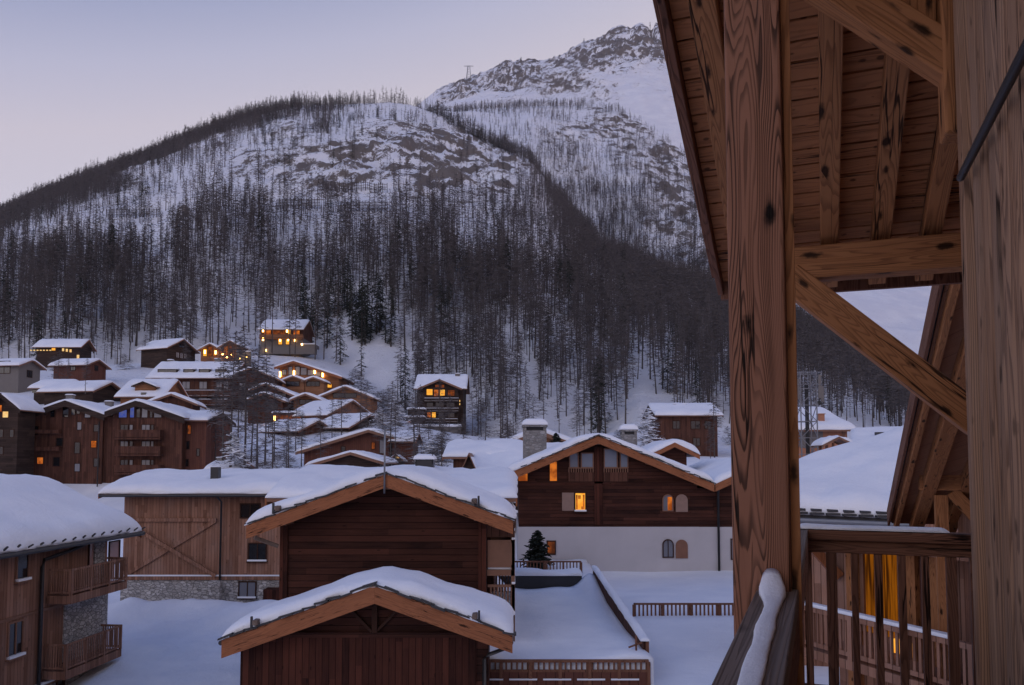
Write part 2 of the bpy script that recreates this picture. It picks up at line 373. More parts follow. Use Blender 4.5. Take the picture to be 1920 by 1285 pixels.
def wing(root, x0, x1, y0, y1, zb, ze, slope=.41, ridge=None, axis='y', ovx=.9, ovy=.9, snow=.4, wall='brown_boards', base=None, hb=0.0,
         barge='barge_timber', fh=.32, th=.16, res=.5, purl=None, slates=False, seed=0.0, back=True, roofm='frame_wood', soft=.5, amp=.05, e=.35, wall_on=True, gut=None):
    c0, c1 = (x0, x1) if axis == 'y' else (y0, y1)
    rg = (c0 + c1) / 2 if ridge is None else ridge
    zr = ze + slope * (rg - c0)
    rz = (lambda x, y: zr - slope * abs(x - rg)) if axis == 'y' else (lambda x, y: zr - slope * abs(y - rg))
    if wall_on:
        poly = [(c0, zb), (c1, zb), (c1, zr - slope * (c1 - rg)), (rg, zr), (c0, ze)]
        f = (lambda e_: (lambda a, b: (a, e_, b))) if axis == 'y' else (lambda e_: (lambda a, b: (e_, a, b)))
        e0, e1 = (y0, y1) if axis == 'y' else (x0, x1)
        MB().prism(poly, f(e0), f(e1)).build('wall', wall, root)
        if base: MB().box((x0 - .06, y0 - .06, zb - .02), (x1 + .06, y1 + .06, hb)).build('base_wall', base, root)
    X0, X1, Y0, Y1 = x0 - ovx, x1 + ovx, y0 - ovy, y1 + ovy
    xs = [X0, rg, X1] if axis == 'y' else [X0, X1]; ys = [Y0, Y1] if axis == 'y' else [Y0, rg, Y1]
    ro = MB().slab(xs, ys, lambda x, y: rz(x, y) + th, lambda x, y: rz(x, y) + .003).build('roof', roofm, root)
    top = lambda x, y: rz(x, y) + th
    if snow: snow_sheet('snow_cover', ro, X0 - .04, X1 + .04, Y0 - .04, Y1 + .04, lambda x, y: rz(x, y) + th + .002, snow, e, res, seed, amp, soft, .15 if slates else .09)
    if fh:
        ends = [Y0] + ([Y1 + .06] if back else []) if axis == 'y' else [X0] + ([X1 + .06] if back else [])
        for en in ends:
            for s in (0, 1):
                ca, cb = (rg - .001, (X0 if axis == 'y' else Y0)) if s == 0 else (rg + .001, (X1 if axis == 'y' else Y1))
                za, zc = zr + th, zr - slope * abs(cb - rg) + th
                poly = [(ca, za), (cb, zc), (cb, zc - fh), (ca, za - fh)]
                if axis == 'y': fa, fb = (lambda a, b, en=en: (a, en - .06, b)), (lambda a, b, en=en: (a, en - .003, b))
                else: fa, fb = (lambda a, b, en=en: (en - .06, a, b)), (lambda a, b, en=en: (en - .003, a, b))
                if axis == 'y' and barge == 'barge_timber' and fh > .25:
                    L = math.hypot(cb - ca, zc - za); dv = Vector(((cb - ca) / L, 0, (zc - za) / L)); up = Vector((0, 0, 1))
                    # sheared board whose own z axis runs down the rake
                    nrm = Vector((-dv.z, 0, dv.x)) if dv.x > 0 else Vector((dv.z, 0, -dv.x))
                    mw = Matrix(((0, nrm.x, dv.x, ca), (1, 0, 0, en - .06), (0, nrm.z, dv.z, za), (0, 0, 0, 1)))
                    inv = mw.inverted(); mb = MB().prism(poly, fa, fb); mb.v = [tuple(inv @ Vector(q)) for q in mb.v]
                    mb.build('bargeboard', barge, ro, mw=mw)
                else: MB().prism(poly, fa, fb).build('bargeboard', barge, ro)
    if purl:
        for c in ([c0 + .12, rg, c1 - .12] if purl == 3 else [c0 + .1, (c0 + rg) / 2, rg, (c1 + rg) / 2, c1 - .1]):
            zt = zr - slope * abs(c - rg) - .02 - (.0 if c != rg else .06)
            if axis == 'y': MB().box((c - .1, Y0 + .01, zt - .24), (c + .1, y0 + .02, zt)).build('purlin', 'frame_wood', ro)
            else: MB().box((X0 + .01, c - .1, zt - .24), (x0 + .02, c + .1, zt)).build('purlin', 'frame_wood', ro)
    if slates:
        mb = MB(); rnd = random.Random(int(seed * 100) + 5)
        ts = rng(X0 - .05, X1 + .05, .30)
        for q in ts[:-1]:
            a = q + rnd.uniform(-.02, .02); b = a + .34; zz = rz((a + b) / 2, 0) + th + rnd.uniform(-.005, .05)
            da = -slope * (1 if (a + b) / 2 > rg else -1) * (b - a) / 2
            o = rnd.uniform(.0, .15); da *= rnd.uniform(.5, 1.25)
            y_ = Y0 - .06 - o
            mb.add([(a, y_, zz - da), (b, y_, zz + da), (b, y_ + .35, zz + da), (a, y_ + .35, zz - da), (a, y_, zz - da + .05), (b, y_, zz + da + .05), (b, y_ + .35, zz + da + .035), (a, y_ + .35, zz - da + .035)],
                   [(0, 3, 2, 1), (4, 5, 6, 7), (0, 1, 5, 4), (1, 2, 6, 5), (2, 3, 7, 6), (3, 0, 4, 7)])
        mb.build('slates', 'slate', ro)
    if gut:
        for sx in gut:
            X = X0 - .06 if sx < 0 else X1 + .06
            MB().tube([(X, Y0, rz(X, 0) + th - .02), (X, Y1, rz(X, 0) + th - .02)], .07, 8).build('gutter', 'copper', ro)
    return ro, rz, zr
def chimney(parent, x, y, zb, zt, w, d, mat='chimney_stone', cap=.12, snow=.25, name='chimney', gap=True):
    c = MB().box((x - w / 2, y - d / 2, zb), (x + w / 2, y + d / 2, zt - .22 if gap else zt)).build(name, mat, parent)
    if gap:
        mb = MB()
        for sx in (-1, 1):
            for sy in (-1, 1):
                mb.box((x + sx * (w / 2 - .1) - .09, y + sy * (d / 2 - .1) - .09, zt - .222), (x + sx * (w / 2 - .1) + .09, y + sy * (d / 2 - .1) + .09, zt))
        mb.build('cap_posts', mat, c)
        MB().box((x - w * .36, y - d * .36, zt - .3), (x + w * .36, y + d * .36, zt - .01)).build('flue', 'slate', c)
    if cap: MB().box((x - w / 2 - .06, y - d / 2 - .06, zt + .002), (x + w / 2 + .06, y + d / 2 + .06, zt + cap)).build('cap', mat, c)
    if snow: snow_sheet('snow_cover', c, x - w / 2 - .08, x + w / 2 + .08, y - d / 2 - .08, y + d / 2 + .08, lambda a, b: zt + max(cap, 0) + .004, snow, w * .3, w / 5, x, .02, 0, .02)
    return c
# ------------------------------------------------------------------ sky and light
w = bpy.data.worlds.new('World'); SC.world = w; w.use_nodes = True
wt = w.node_tree; wt.nodes.clear()
wo_ = wt.nodes.new('ShaderNodeOutputWorld'); bg = wt.nodes.new('ShaderNodeBackground'); wt.links.new(bg.outputs[0], wo_.inputs[0])
sky = wt.nodes.new('ShaderNodeTexSky'); sky.sky_type = 'NISHITA'; sky.sun_disc = False
SUN_EL, SUN_ROT = -3.0, 40.0
sky.sun_elevation = R(SUN_EL); sky.sun_rotation = R(SUN_ROT); sky.altitude = 1800; sky.air_density = 1.0; sky.dust_density = 1.0; sky.ozone_density = 3.0
# dusk colours: the afterglow is pale pink low down and turns to deep blue overhead
tc = wt.nodes.new('ShaderNodeTexCoord'); sp = wt.nodes.new('ShaderNodeSeparateXYZ'); wt.links.new(tc.outputs['Generated'], sp.inputs[0])
el = wt.nodes.new('ShaderNodeMath'); el.operation = 'MULTIPLY_ADD'  # elevation, lowered towards the glow
wt.links.new(sp.outputs[0], el.inputs[0]); el.inputs[1].default_value = -0.22; wt.links.new(sp.outputs[2], el.inputs[2])
rp = wt.nodes.new('ShaderNodeValToRGB'); wt.links.new(el.outputs[0], rp.inputs[0])
def lin(r, g, b): return tuple((c / 255 / 12.92 if c / 255 <= .04045 else ((c / 255 + .055) / 1.055) ** 2.4) for c in (r, g, b))
E_ = rp.color_ramp.elements
stops = [(0.0, (216, 192, 198)), (.25, (224, 210, 219)), (.385, (212, 207, 222)), (.45, (210, 203, 217)), (.51, (191, 191, 215)), (.56, (166, 172, 204)), (.64, (126, 151, 203)), (.78, (80, 116, 180)), (1.0, (54, 92, 165))]
E_[0].position = 0; E_[0].color = (*lin(*stops[0][1]), 1); E_[1].position = 1; E_[1].color = (*lin(*stops[-1][1]), 1)
for p_, c_ in stops[1:-1]:
    e_ = E_.new(p_); e_.color = (*lin(*c_), 1)
sc_ = wt.nodes.new('ShaderNodeMix'); sc_.data_type = 'RGBA'; sc_.blend_type = 'MIX'
mul = wt.nodes.new('ShaderNodeMix'); mul.data_type = 'RGBA'; mul.blend_type = 'MULTIPLY'; mul.inputs[0].default_value = 1
wt.links.new(sky.outputs[0], mul.inputs[6]); mul.inputs[7].default_value = (4, 4, 4, 1)
sc_.inputs[0].default_value = .06
ten = wt.nodes.new('ShaderNodeMix'); ten.data_type = 'RGBA'; ten.blend_type = 'MULTIPLY'; ten.inputs[0].default_value = 1; ten.clamp_result = False
SKY_STR = .15
wt.links.new(rp.outputs[0], ten.inputs[6]); ten.inputs[7].default_value = (1 / SKY_STR, 1 / SKY_STR, 1 / SKY_STR, 1)
wt.links.new(ten.outputs[2], sc_.inputs[6]); wt.links.new(mul.outputs[2], sc_.inputs[7])
wt.links.new(sc_.outputs[2], bg.inputs[0]); bg.inputs[1].default_value = SKY_STR
sun_d = bpy.data.lights.new('sun', 'SUN'); sun = bpy.data.objects.new('sun', sun_d); COL.objects.link(sun)
sun_d.energy = .62; sun_d.angle = R(60); sun_d.color = (1.0, .88, .87)
sun.rotation_euler = (R(58), 0, R(-35))
SC.view_settings.view_transform = 'Standard'; SC.view_settings.look = 'None'; SC.view_settings.exposure = 0.0; SC.view_settings.gamma = 1
# ------------------------------------------------------------------ terrain height
def hash2(ix, iy, s):
    h = (ix.astype(np.int64) * 374761393 + iy.astype(np.int64) * 668265263 + s * 974711) & 0x7fffffff
    h = ((h ^ (h >> 13)) * 1274126177) & 0x7fffffff
    return ((h ^ (h >> 16)) & 0xffff) / 65535.0
def vnoise(x, y, s):
    xi, yi = np.floor(x), np.floor(y); fx, fy = x - xi, y - yi
    fx = fx * fx * (3 - 2 * fx); fy = fy * fy * (3 - 2 * fy)
    a, b, c, d = hash2(xi, yi, s), hash2(xi + 1, yi, s), hash2(xi, yi + 1, s), hash2(xi + 1, yi + 1, s)
    return (a * (1 - fx) + b * fx) * (1 - fy) + (c * (1 - fx) + d * fx) * fy - .5
def fbm(x, y, s, o=4, g=.5):
    t = 0; a = 1.0
    for i in range(o): t = t + a * vnoise(x, y, s + i); x = x * 2.03 + 5.1; y = y * 2.03 + 1.7; a *= g
    return t
def ridged(x, y, s, o=4, g=.55):
    t = 0; a = 1.0
    for i in range(o): t = t + a * (1 - 4 * np.abs(vnoise(x, y, s + i))); x = x * 2.1 + 3.1; y = y * 2.1 + 7.7; a *= g
    return t
def table(pts):
    q = [(at_of(u, v)[0], at_of(u, v)[1], Y) for u, v, Y in pts]; q.sort()
    return np.array([k[0] for k in q]), np.array([k[1] for k in q]), np.array([k[2] for k in q])
HB = table([(-600, 690, 230), (0, 690, 222), (120, 680, 215), (250, 682, 222), (400, 668, 210), (490, 664, 225), (600, 668, 225), (660, 690, 215), (720, 735, 205), (780, 790, 195), (860, 806, 190), (950, 832, 172), (1100, 830, 170), (1200, 792, 165), (1340, 800, 165), (1500, 850, 150), (1700, 850, 150), (2300, 850, 150)])
H1 = table([(-600, 600, 1000), (-300, 505, 1000), (0, 402, 950), (150, 338, 930), (300, 280, 900), (400, 240, 880), (480, 214, 860), (560, 198, 840), (640, 196, 815), (730, 192, 790), (770, 197, 780), (830, 218, 765), (880, 250, 750), (935, 276, 730), (995, 300, 700), (1060, 385, 655), (1130, 470, 620), (1250, 525, 560), (1360, 565, 510), (1490, 606, 450), (1600, 672, 410), (1710, 752, 370), (1800, 795, 350), (2300, 835, 300)])
H2 = table([(-600, 800, 1300), (600, 420, 1250), (720, 262, 1230), (800, 222, 1220), (860, 207, 1200), (900, 203, 1190), (1000, 199, 1170), (1100, 197, 1150), (1160, 209, 1120), (1210, 236, 1090), (1290, 292, 1040), (1345, 345, 1000), (1420, 400, 980), (1490, 430, 980), (1600, 440, 980), (1750, 460, 980), (1900, 500, 980), (2300, 600, 980)])
H3 = table([(-600, 900, 2000), (650, 330, 2000), (760, 215, 1980), (805, 180, 1960), (820, 168, 1955), (850, 156, 1950), (877, 149, 1945), (899, 137, 1940), (926, 127, 1932), (949, 117, 1930), (988, 113, 1925), (1027, 113, 1920), (1062, 106, 1910), (1070, 93, 1905), (1080, 88, 1900), (1093, 77, 1900), (1111, 73, 1898), (1132, 75, 1892), (1143, 58, 1888), (1167, 51, 1884), (1184, 56, 1882), (1190, 46, 1880), (1202, 42, 1880), (1212, 50, 1880), (1222, 66, 1880), (1229, 46, 1880), (1236, 44, 1880), (1240, 54, 1880), (1246, 41, 1880), (1255, 52, 1882), (1270, 48, 1885), (1300, 60, 1900), (1400, 130, 1900), (1600, 260, 1900), (2300, 500, 1900)])
def ip(T, a): return np.interp(a, T[0], T[1]), np.interp(a, T[0], T[2])
SM_A = np.linspace(-1.3, 1.1, 1200)
def smooth_t(T, w):
    q = np.interp(SM_A, T[0], T[1]); k = np.exp(-np.linspace(-2.5, 2.5, w) ** 2); k /= k.sum()
    return np.convolve(np.pad(q, w // 2, 'edge'), k, 'valid')
SM2, SM3 = smooth_t(H2, 91), smooth_t(H3, 101)
# near ground: control points (u, v, Y)
NEAR = [(u, v, Y) for u, v, Y in [
    (300, 1285, 31), (200, 1230, 34), (300, 1175, 42), (60, 1285, 33), (-400, 1300, 30), (450, 1160, 45), (400, 1180, 40), (-300, 1150, 45), (100, 1160, 47), (500, 1100, 62), (150, 1050, 70),
    (1300, 1285, 22.8), (1300, 1152, 33), (1200, 1075, 45.5), (1000, 1080, 45), (1400, 1075, 45.5), (1500, 1280, 23), (1700, 1285, 22.5), (1900, 1285, 22.5), (1540, 1120, 37), (1700, 1000, 60), (1900, 1000, 60),
    (60, 930, 98), (250, 930, 98), (380, 935, 98), (450, 900, 98), (-200, 940, 95), (700, 880, 92), (600, 905, 80), (780, 880, 92), (850, 890, 75), (950, 885, 78), (1100, 880, 80), (1300, 870, 105), (1500, 872, 100), (1700, 900, 90), (2100, 900, 90),
    (620, 815, 128), (500, 810, 132), (560, 795, 140), (480, 795, 148), (570, 772, 152), (650, 765, 155), (720, 800, 132), (800, 810, 160), (350, 765, 148), (250, 765, 120), (160, 750, 126), (60, 735, 148), (140, 712, 165), (580, 740, 166), (860, 818, 150), (300, 680, 190), (410, 676, 190), (100, 680, 200), (1260, 850, 125), (-300, 760, 130), (700, 780, 150)]]
npt = [P(u, v, Y) for u, v, Y in NEAR]
npt += [Vector((-4, 20, -1.6)), Vector((-9, 24, -2)), Vector((2, 18, -.2)), Vector((0, 10, -1)), Vector((-20, 10, -2.5)), Vector((20, 10, -.5)), Vector((2, 30, 0)), Vector((-3, 33, -1)), Vector((-8, 36, -2.3)), Vector((0, 0, -.8)), Vector((30, 0, -.8)), Vector((-30, 0, -2.8)), Vector((0, -40, -.8))]
for a_, t_, Y_ in zip(*HB):
    if -1.1 < a_ < .95: npt.append(Vector((a_ * Y_, Y_, CAM_Z + t_ * Y_)))
NP_ = np.array([tuple(q) for q in npt])
dm = np.sqrt(((NP_[:, None, :2] - NP_[None, :, :2]) ** 2).sum(-1) + .5)
NW = np.linalg.solve(np.block([[dm, np.ones((len(NP_), 1))], [np.ones((1, len(NP_))), np.zeros((1, 1))]]), np.r_[NP_[:, 2], 0])
def znear(X, Y):
    out = np.full(X.shape, NW[-1]); 
    for i in range(len(NP_)): out += NW[i] * np.sqrt((X - NP_[i, 0]) ** 2 + (Y - NP_[i, 1]) ** 2 + .5)
    return out
ROCK1 = [(770, 285, 80, 40, 1), (620, 312, 130, 50, .95), (850, 305, 110, 75, .95), (790, 352, 60, 28, 1), (470, 300, 45, 30, .7), (505, 350, 60, 25, .6), (930, 325, 60, 60, .8), (720, 250, 60, 40, .6), (660, 280, 60, 30, .9), (410, 260, 60, 40, .5), (560, 250, 50, 25, .5), (240, 330, 60, 50, .5), (290, 375, 50, 20, .5), (340, 405, 30, 12, .7), (900, 270, 40, 30, .7)]
ROCK2 = [(1140, 240, 75, 40, .9), (1250, 300, 50, 60, 1), (1270, 380, 60, 80, .9), (1060, 255, 60, 35, .6), (1250, 430, 70, 60, .8), (1200, 225, 50, 30, .8), (1180, 300, 60, 40, .5), (1060, 330, 60, 50, .4), (1320, 470, 40, 50, .7)]
ROCK3 = [(1170, 85, 100, 40, 1), (1240, 75, 45, 45, 1.1), (870, 163, 70, 22, .9), (960, 148, 75, 32, 1), (1060, 150, 70, 40, .75), (1110, 165, 60, 22, .5), (1240, 112, 40, 22, .6), (1090, 110, 50, 25, .9), (1275, 160, 30, 12, .5), (1750, 565, 60, 35, .55), (1500, 560, 40, 20, .3)]
def blobs(L, u, v):
    m = np.zeros(u.shape)
    for a, b, ra, rb, s in L: m = np.maximum(m, s * np.exp(-(((u - a) / ra) ** 2 + ((v - b) / rb) ** 2) * .9))
    return m
def uv_of(a, t):
    yc = (t * CT - ST) / (CT + t * ST); return CX + F_PX * a * (CT - yc * ST), V0 - F_PX * yc
RK = [0]
def height(a, Y, detail=True):
    X = a * Y
    tb, yb = ip(HB, a); t1, y1 = ip(H1, a); t2, y2 = ip(H2, a); t3, y3 = ip(H3, a)
    zb, z1 = CAM_Z + tb * yb, CAM_Z + t1 * y1
    t2s, t3s = np.interp(a, SM_A, SM2), np.interp(a, SM_A, SM3)   # crest detail fades down the face
    z2 = CAM_Z + (t2s + (t2 - t2s) * np.exp(-np.abs(Y - y2) / 90)) * y2
    z3 = CAM_Z + (t3s + (t3 - t3s) * np.exp(-np.abs(Y - y3) / 110)) * y3
    s = (Y - yb) / (y1 - yb)
    A = np.where(s < 1, zb + (z1 - zb) * (s + .10 * np.sin(np.clip(s, 0, 1) * np.pi) * (1 - 1.2 * np.clip(s, 0, 1))), z1 - .11 * (Y - y1) - .0012 * (Y - y1) ** 2)
    yl, zl = y1 + 22, z1 - 10; q2 = np.clip((Y - yl) / (y2 - yl), 0, 1)
    B = np.where(Y < y2, zl + (z2 - zl) * (q2 + .12 * np.sin(q2 * np.pi) * (1 - q2)), z2 - .18 * (Y - y2) - .0006 * (Y - y2) ** 2)
    yl3, zl3 = y2 + 45, CAM_Z + t2s * y2 - 12; q3 = np.clip((Y - yl3) / (y3 - yl3), 0, 1)
    C = np.where(Y < y3, zl3 + (z3 - zl3) * (q3 + .10 * np.sin(q3 * np.pi) * (1 - q3)), z3 - .5 * (Y - y3))
    B = np.where(Y < yl, -999, B); C = np.where(Y < yl3, -999, C)
    H = np.maximum(A, np.maximum(B, C)); layer = np.where(H == A, 1, np.where(H == B, 2, 3))
    N = znear(X, np.minimum(Y, 260)) if np.min(Y) < 260 else A
    k = np.clip((Y - yb + 12) / 24, 0, 1); k = k * k * (3 - 2 * k)
    H = np.where(Y < 260, N * (1 - k) + H * k, H)
    u, v = uv_of(a, (H - CAM_Z) / Y)
    du, dv_ = fbm(X / 45, H / 25, 81, 3) * 60, fbm(X / 45 + 9, H / 25, 85, 3) * 40
    u, v = u + du, v + dv_
    m = np.where(layer == 1, blobs(ROCK1, u, v), np.where(layer == 2, blobs(ROCK2, u, v), blobs(ROCK3, u, v))) * (Y > 260)
    u, v = u - du, v - dv_
    if detail:
        far = np.clip((Y - 120) / 200, 0, 1)
        fl = np.where(layer == 3, np.clip((y3 - Y) / 60, .15, 1), np.where(layer == 2, np.clip(np.abs(y2 - Y) / 60, .15, 1), np.clip(np.abs(y1 - Y) / 50, .15, 1)))
        H = H + far * fl * (fbm(X / 90, Y / 90, 3) * 9 + fbm(X / 24, Y / 24, 11, 3) * 2.2)
        rs = np.where(layer == 3, 1.9, 1.0)
        wx = X + fbm(X / 30, Y / 30, 71, 2) * 18
        rk = ridged(wx / (34 * rs), Y / (26 * rs), 21, 5)
        H = H + m * rs * np.where(layer == 3, 1.7, 1.15) * (rk - .6) * 5.0 * np.clip(fl + .25, 0, 1)
        fr_ = ridged(wx / 15, (Y + H * .7) / 12, 27, 4)
        H = H + np.where(layer == 3, 1.0, .45) * np.clip(m, 0, 1) * (fr_ - .5) * 5.0 * np.clip(fl + .35, 0, 1)
        yd = np.exp(-(((X + 14) / 9) ** 2 + ((Y - 38) / 8) ** 2)) * (Y < 60)
        H = H + yd * (fbm(X / 1.6, Y / 1.6, 61, 3) * .28 + np.clip(fbm(X / .7, Y / .9, 66, 2), -.3, 0) * .16)
        RK[0] = rk * .6 + fr_ * .5
        nf = np.clip((Y - 12) / 20, 0, 1) * (1 - far)
        H = H + nf * (fbm(X / 6, Y / 6, 5, 3) * .22)
        # ploughed banks beside the left yard
        for bx, by, rx, ry, hh in ((-17.5, 43.2, 5.0, 1.5, 1.25), (-13.2, 41.0, 2.4, 1.6, 1.0), (-20.5, 42.0, 2.5, 1.6, .9), (-10.0, 40.5, 3, 2, 1.0), (-16, 40, 2.5, .7, .35)):
            H = H + hh * np.exp(-(((X - bx) / rx) ** 2 + ((Y - by) / ry) ** 2)) * (1 + .3 * fbm(X / 1.5, Y / 1.5, 8, 2))
    return H, m, u, v, layer
def ground(X, Y): return float(height(np.array([X / Y]), np.array([float(Y)]))[0][0])
# terrain sheets
mt, t = newmat('mountain_snow')
at = t.n('ShaderNodeAttribute', attribute_name='rock'); ge = t.n('ShaderNodeNewGeometry'); p = ge.outputs['Position']
n1 = t.math('ADD', t.math('MULTIPLY', t.noise(p, .12, 4, .7), .30), t.math('ADD', t.math('MULTIPLY', t.noise(p, .42, 6, .8), .35), t.math('MULTIPLY', t.noise(p, 1.1, 5, .8), .35))); n2 = t.noise(p, 1.4, 4, .6); 
slope_z = t.xyz(ge.outputs['Normal'])[2]
f = t.math('ADD', at.outputs['Fac'], t.math('MULTIPLY', t.math('SUBTRACT', n1, .5), 4.2))
f = t.ramp(f, .42, .55)
rc = t.mix(t.noise(p, .05, 5, .6), (.12, .102, .09), (.29, .245, .21)); rc = t.mix(t.math('MULTIPLY', n2, .7), rc, (.07, .062, .058))
sn = t.mix(t.ramp(t.noise(p, .06, 5, .6), .4, .65), (.80, .82, .87), (.88, .90, .93))
scr = t.ramp(t.noise(p, .40, 6, .8), .62, .68)   # stones and scrub poking through
scr = t.math('MULTIPLY', scr, t.ramp(t.noise(p, .012, 3), .36, .58))
sn = t.mix(t.math('MULTIPLY', scr, .75), sn, (.09, .075, .065))
bm_ = t.bump(t.math('ADD', n1, t.math('MULTIPLY', n2, .4)), .7, 2.0)
t.principled(t.mix(f, sn, rc), .85, bm_); M['mountain_snow'] = mt
def sheet(name, us, Ys, mat):
    a = (np.array(us) - CX) / F_PX; A, Y = np.meshgrid(a, np.array(Ys))
    H, m, u, v, layer = height(A, Y); X = A * Y; rk = RK[0]
    nx, ny = len(us), len(Ys)
    gx = np.gradient(H, axis=1) / np.maximum(np.gradient(X, axis=1), .01); gy = np.gradient(H, axis=0) / np.maximum(np.gradient(Y, axis=0), .01)
    nz = 1 / np.sqrt(1 + gx ** 2 + gy ** 2)
    rock = np.clip(m, 0, 1.1) * (.54 + .16 * np.clip(rk, -1, 1.6) + np.where(layer == 3, .10, 0) + 1.3 * fbm((X * .8 + H * .6) / 10, (H - X * .35) / 5, 44, 4, .6) + .30 * fbm(X / 55, H / 40, 46, 2)) + .06 * (m > .02)
    me = bpy.data.meshes.new(name); co = np.stack([X, Y, H], -1).reshape(-1, 3).astype(np.float32)
    i = (np.arange(ny - 1)[:, None] * nx + np.arange(nx - 1)[None, :]).reshape(-1)
    q = np.stack([i, i + 1, i + nx + 1, i + nx], -1).astype(np.int32)
    me.vertices.add(len(co)); me.vertices.foreach_set('co', co.reshape(-1))
    me.loops.add(q.size); me.loops.foreach_set('vertex_index', q.reshape(-1))
    me.polygons.add(len(q)); me.polygons.foreach_set('loop_start', np.arange(len(q), dtype=np.int32) * 4)
    me.polygons.foreach_set('use_smooth', np.ones(len(q), dtype=bool))
    me.update(calc_edges=True); me.validate()
    at_ = me.attributes.new('rock', 'FLOAT', 'POINT'); at_.data.foreach_set('value', rock.reshape(-1).astype(np.float32))
    me.materials.append(M[mat]); o = bpy.data.objects.new(name, me); COL.objects.link(o); o['kind'] = 'structure'; return o
U_ = np.arange(-420, 2300, 4.0)
geo = lambda a, b, n: list(np.geomspace(a, b, n))
sheet('ground', np.arange(-900, 2700, 9.0), [4, 7, 10, 13] + geo(15, 121, 190), 'snow')
sheet('hillside', U_, geo(120, 1000, 420), 'mountain_snow')
sheet('mountain', np.arange(500, 2300, 3.0), geo(996, 2250, 330), 'mountain_snow')
# flat floor of snow behind and around the viewer, so that light and ground go on everywhere
MB().slab([-700, -5, 5, 700], [-700, -300, -30, 4.5], lambda x, y: -1.6 + 0 * x, lambda x, y: -3).build('ground', 'snow')['kind'] = 'structure'
# ------------------------------------------------------------------ trees
def larch_arrays(rs, nb, sub, wid, hcrown=.28, Lmax=.135, lean=.01, trunk_r=.0125, spruce=False, nt=5, bare_low=True, simple=False):
    # unit-height tree: arrays for trunk and for crown (slivers)
    g = np.random.RandomState(rs); tv = []; tf = []
    zs = [0, .25, .5, .75, 1.0]; ax = g.uniform(-lean, lean, 2); off = lambda z: np.array([ax[0] * math.sin(z * 2.6) + g2[0] * z * z, ax[1] * math.sin(z * 3) + g2[1] * z * z])
    g2 = g.uniform(-lean, lean, 2) * 1.5
    for z in zs:
        r = trunk_r * (1 - .88 * z) * (1.25 if z == 0 else 1); o = off(z)
        for k in range(nt): tv.append((o[0] + r * math.cos(2 * math.pi * k / nt), o[1] + r * math.sin(2 * math.pi * k / nt), z))
    for i in range(len(zs) - 1):
        for k in range(nt):
            a, b = i * nt + k, i * nt + (k + 1) % nt; tf += [(a, b, b + nt), (a, b + nt, a + nt)]
    cv = []; cf = []
    def sliver(p, q, w):
        d = np.array(q) - np.array(p); s = np.cross(d, g.normal(size=3)); n = np.linalg.norm(s)
        if n < 1e-6: return
        s = s / n * w / 2; b = len(cv)
        if simple: cv.extend([tuple(p + s), tuple(p - s), tuple(q)]); cf.append((b, b + 1, b + 2)); return
        m = np.array(p) + d * .55 + np.array([0, 0, .004])
        cv.extend([tuple(p + s), tuple(p - s), tuple(m - s * .7), tuple(m + s * .7), tuple(q)])
        cf.extend([(b, b + 1, b + 2), (b, b + 2, b + 3), (b + 3, b + 2, b + 4)])
    for i in range(nb):
        f = (i + g.uniform(0, 1)) / nb; z = hcrown + (1 - hcrown) * f ** .9 * .985
        if bare_low and i % 9 == 0 and f < .4: z = g.uniform(.10, hcrown)
        k = (z - hcrown) / (1 - hcrown)
        prof = (1 - k) ** .55 * min(1.0, .35 + k * 3.2) + .05 if z > hcrown else .28
        L = Lmax * prof * g.uniform(.55, 1.2); th = g.uniform(0, 2 * math.pi)
        o = off(z); p = np.array([o[0], o[1], z]); dirv = np.array([math.cos(th), math.sin(th), 0])
        dr = g.uniform(-.30, -.05) if not spruce else g.uniform(-.55, -.2)
        q = p + dirv * L + np.array([0, 0, dr * L])
        sliver(p, q, wid * (1 if not spruce else 2.2))
        for j in range(sub):
            tt = g.uniform(.25, 1.0); pp = p + (q - p) * tt; sl = L * g.uniform(.22, .5)
            d2 = dirv * g.uniform(.2, 1) + np.array([-dirv[1], dirv[0], 0]) * g.choice([-1, 1]) * g.uniform(.4, 1.2) + np.array([0, 0, g.uniform(-.7, .45)])
            sliver(pp, pp + d2 / np.linalg.norm(d2) * sl, wid * (.75 if not spruce else 2.6))
    return np.array(tv, np.float32), np.array(tf, np.int32), np.array(cv, np.float32), np.array(cf, np.int32)
def tri_mesh(name, v, f, mats, fm=None):
    me = bpy.data.meshes.new(name); me.vertices.add(len(v)); me.vertices.foreach_set('co', np.ascontiguousarray(v, np.float32).reshape(-1))
    me.loops.add(f.size); me.loops.foreach_set('vertex_index', np.ascontiguousarray(f, np.int32).reshape(-1))
    me.polygons.add(len(f)); me.polygons.foreach_set('loop_start', np.arange(len(f), dtype=np.int32) * 3)
    for m in mats: me.materials.append(M[m])
    if fm is not None: me.polygons.foreach_set('material_index', fm)
    me.update(calc_edges=True); return me
FAR = [larch_arrays(100 + i, 52, 2, .0125, hcrown=[.22, .32, .38, .46][i % 4], Lmax=[.14, .11, .15, .13][i % 4], trunk_r=.0072, nt=3, simple=True) for i in range(8)]
VFAR = [larch_arrays(120 + i, 34, 1, .020, hcrown=[.2, .26, .32, .36][i % 4], Lmax=[.15, .13, .17, .14][i % 4], trunk_r=.0085, nt=3, simple=True) for i in range(8)]
FARS = [larch_arrays(150 + i, 46, 3, .009, hcrown=.06, Lmax=.15, spruce=True, nt=3, bare_low=False, simple=True) for i in range(3)]
MID = [larch_arrays(200 + i, 120, 7, .0056, hcrown=[.20, .32, .40, .48][i % 4], Lmax=[.14, .11, .135, .12][i % 4], trunk_r=.0074) for i in range(8)]
MIDS = [larch_arrays(250 + i, 120, 7, .0038, hcrown=.05, Lmax=.16, spruce=True, bare_low=False) for i in range(4)]
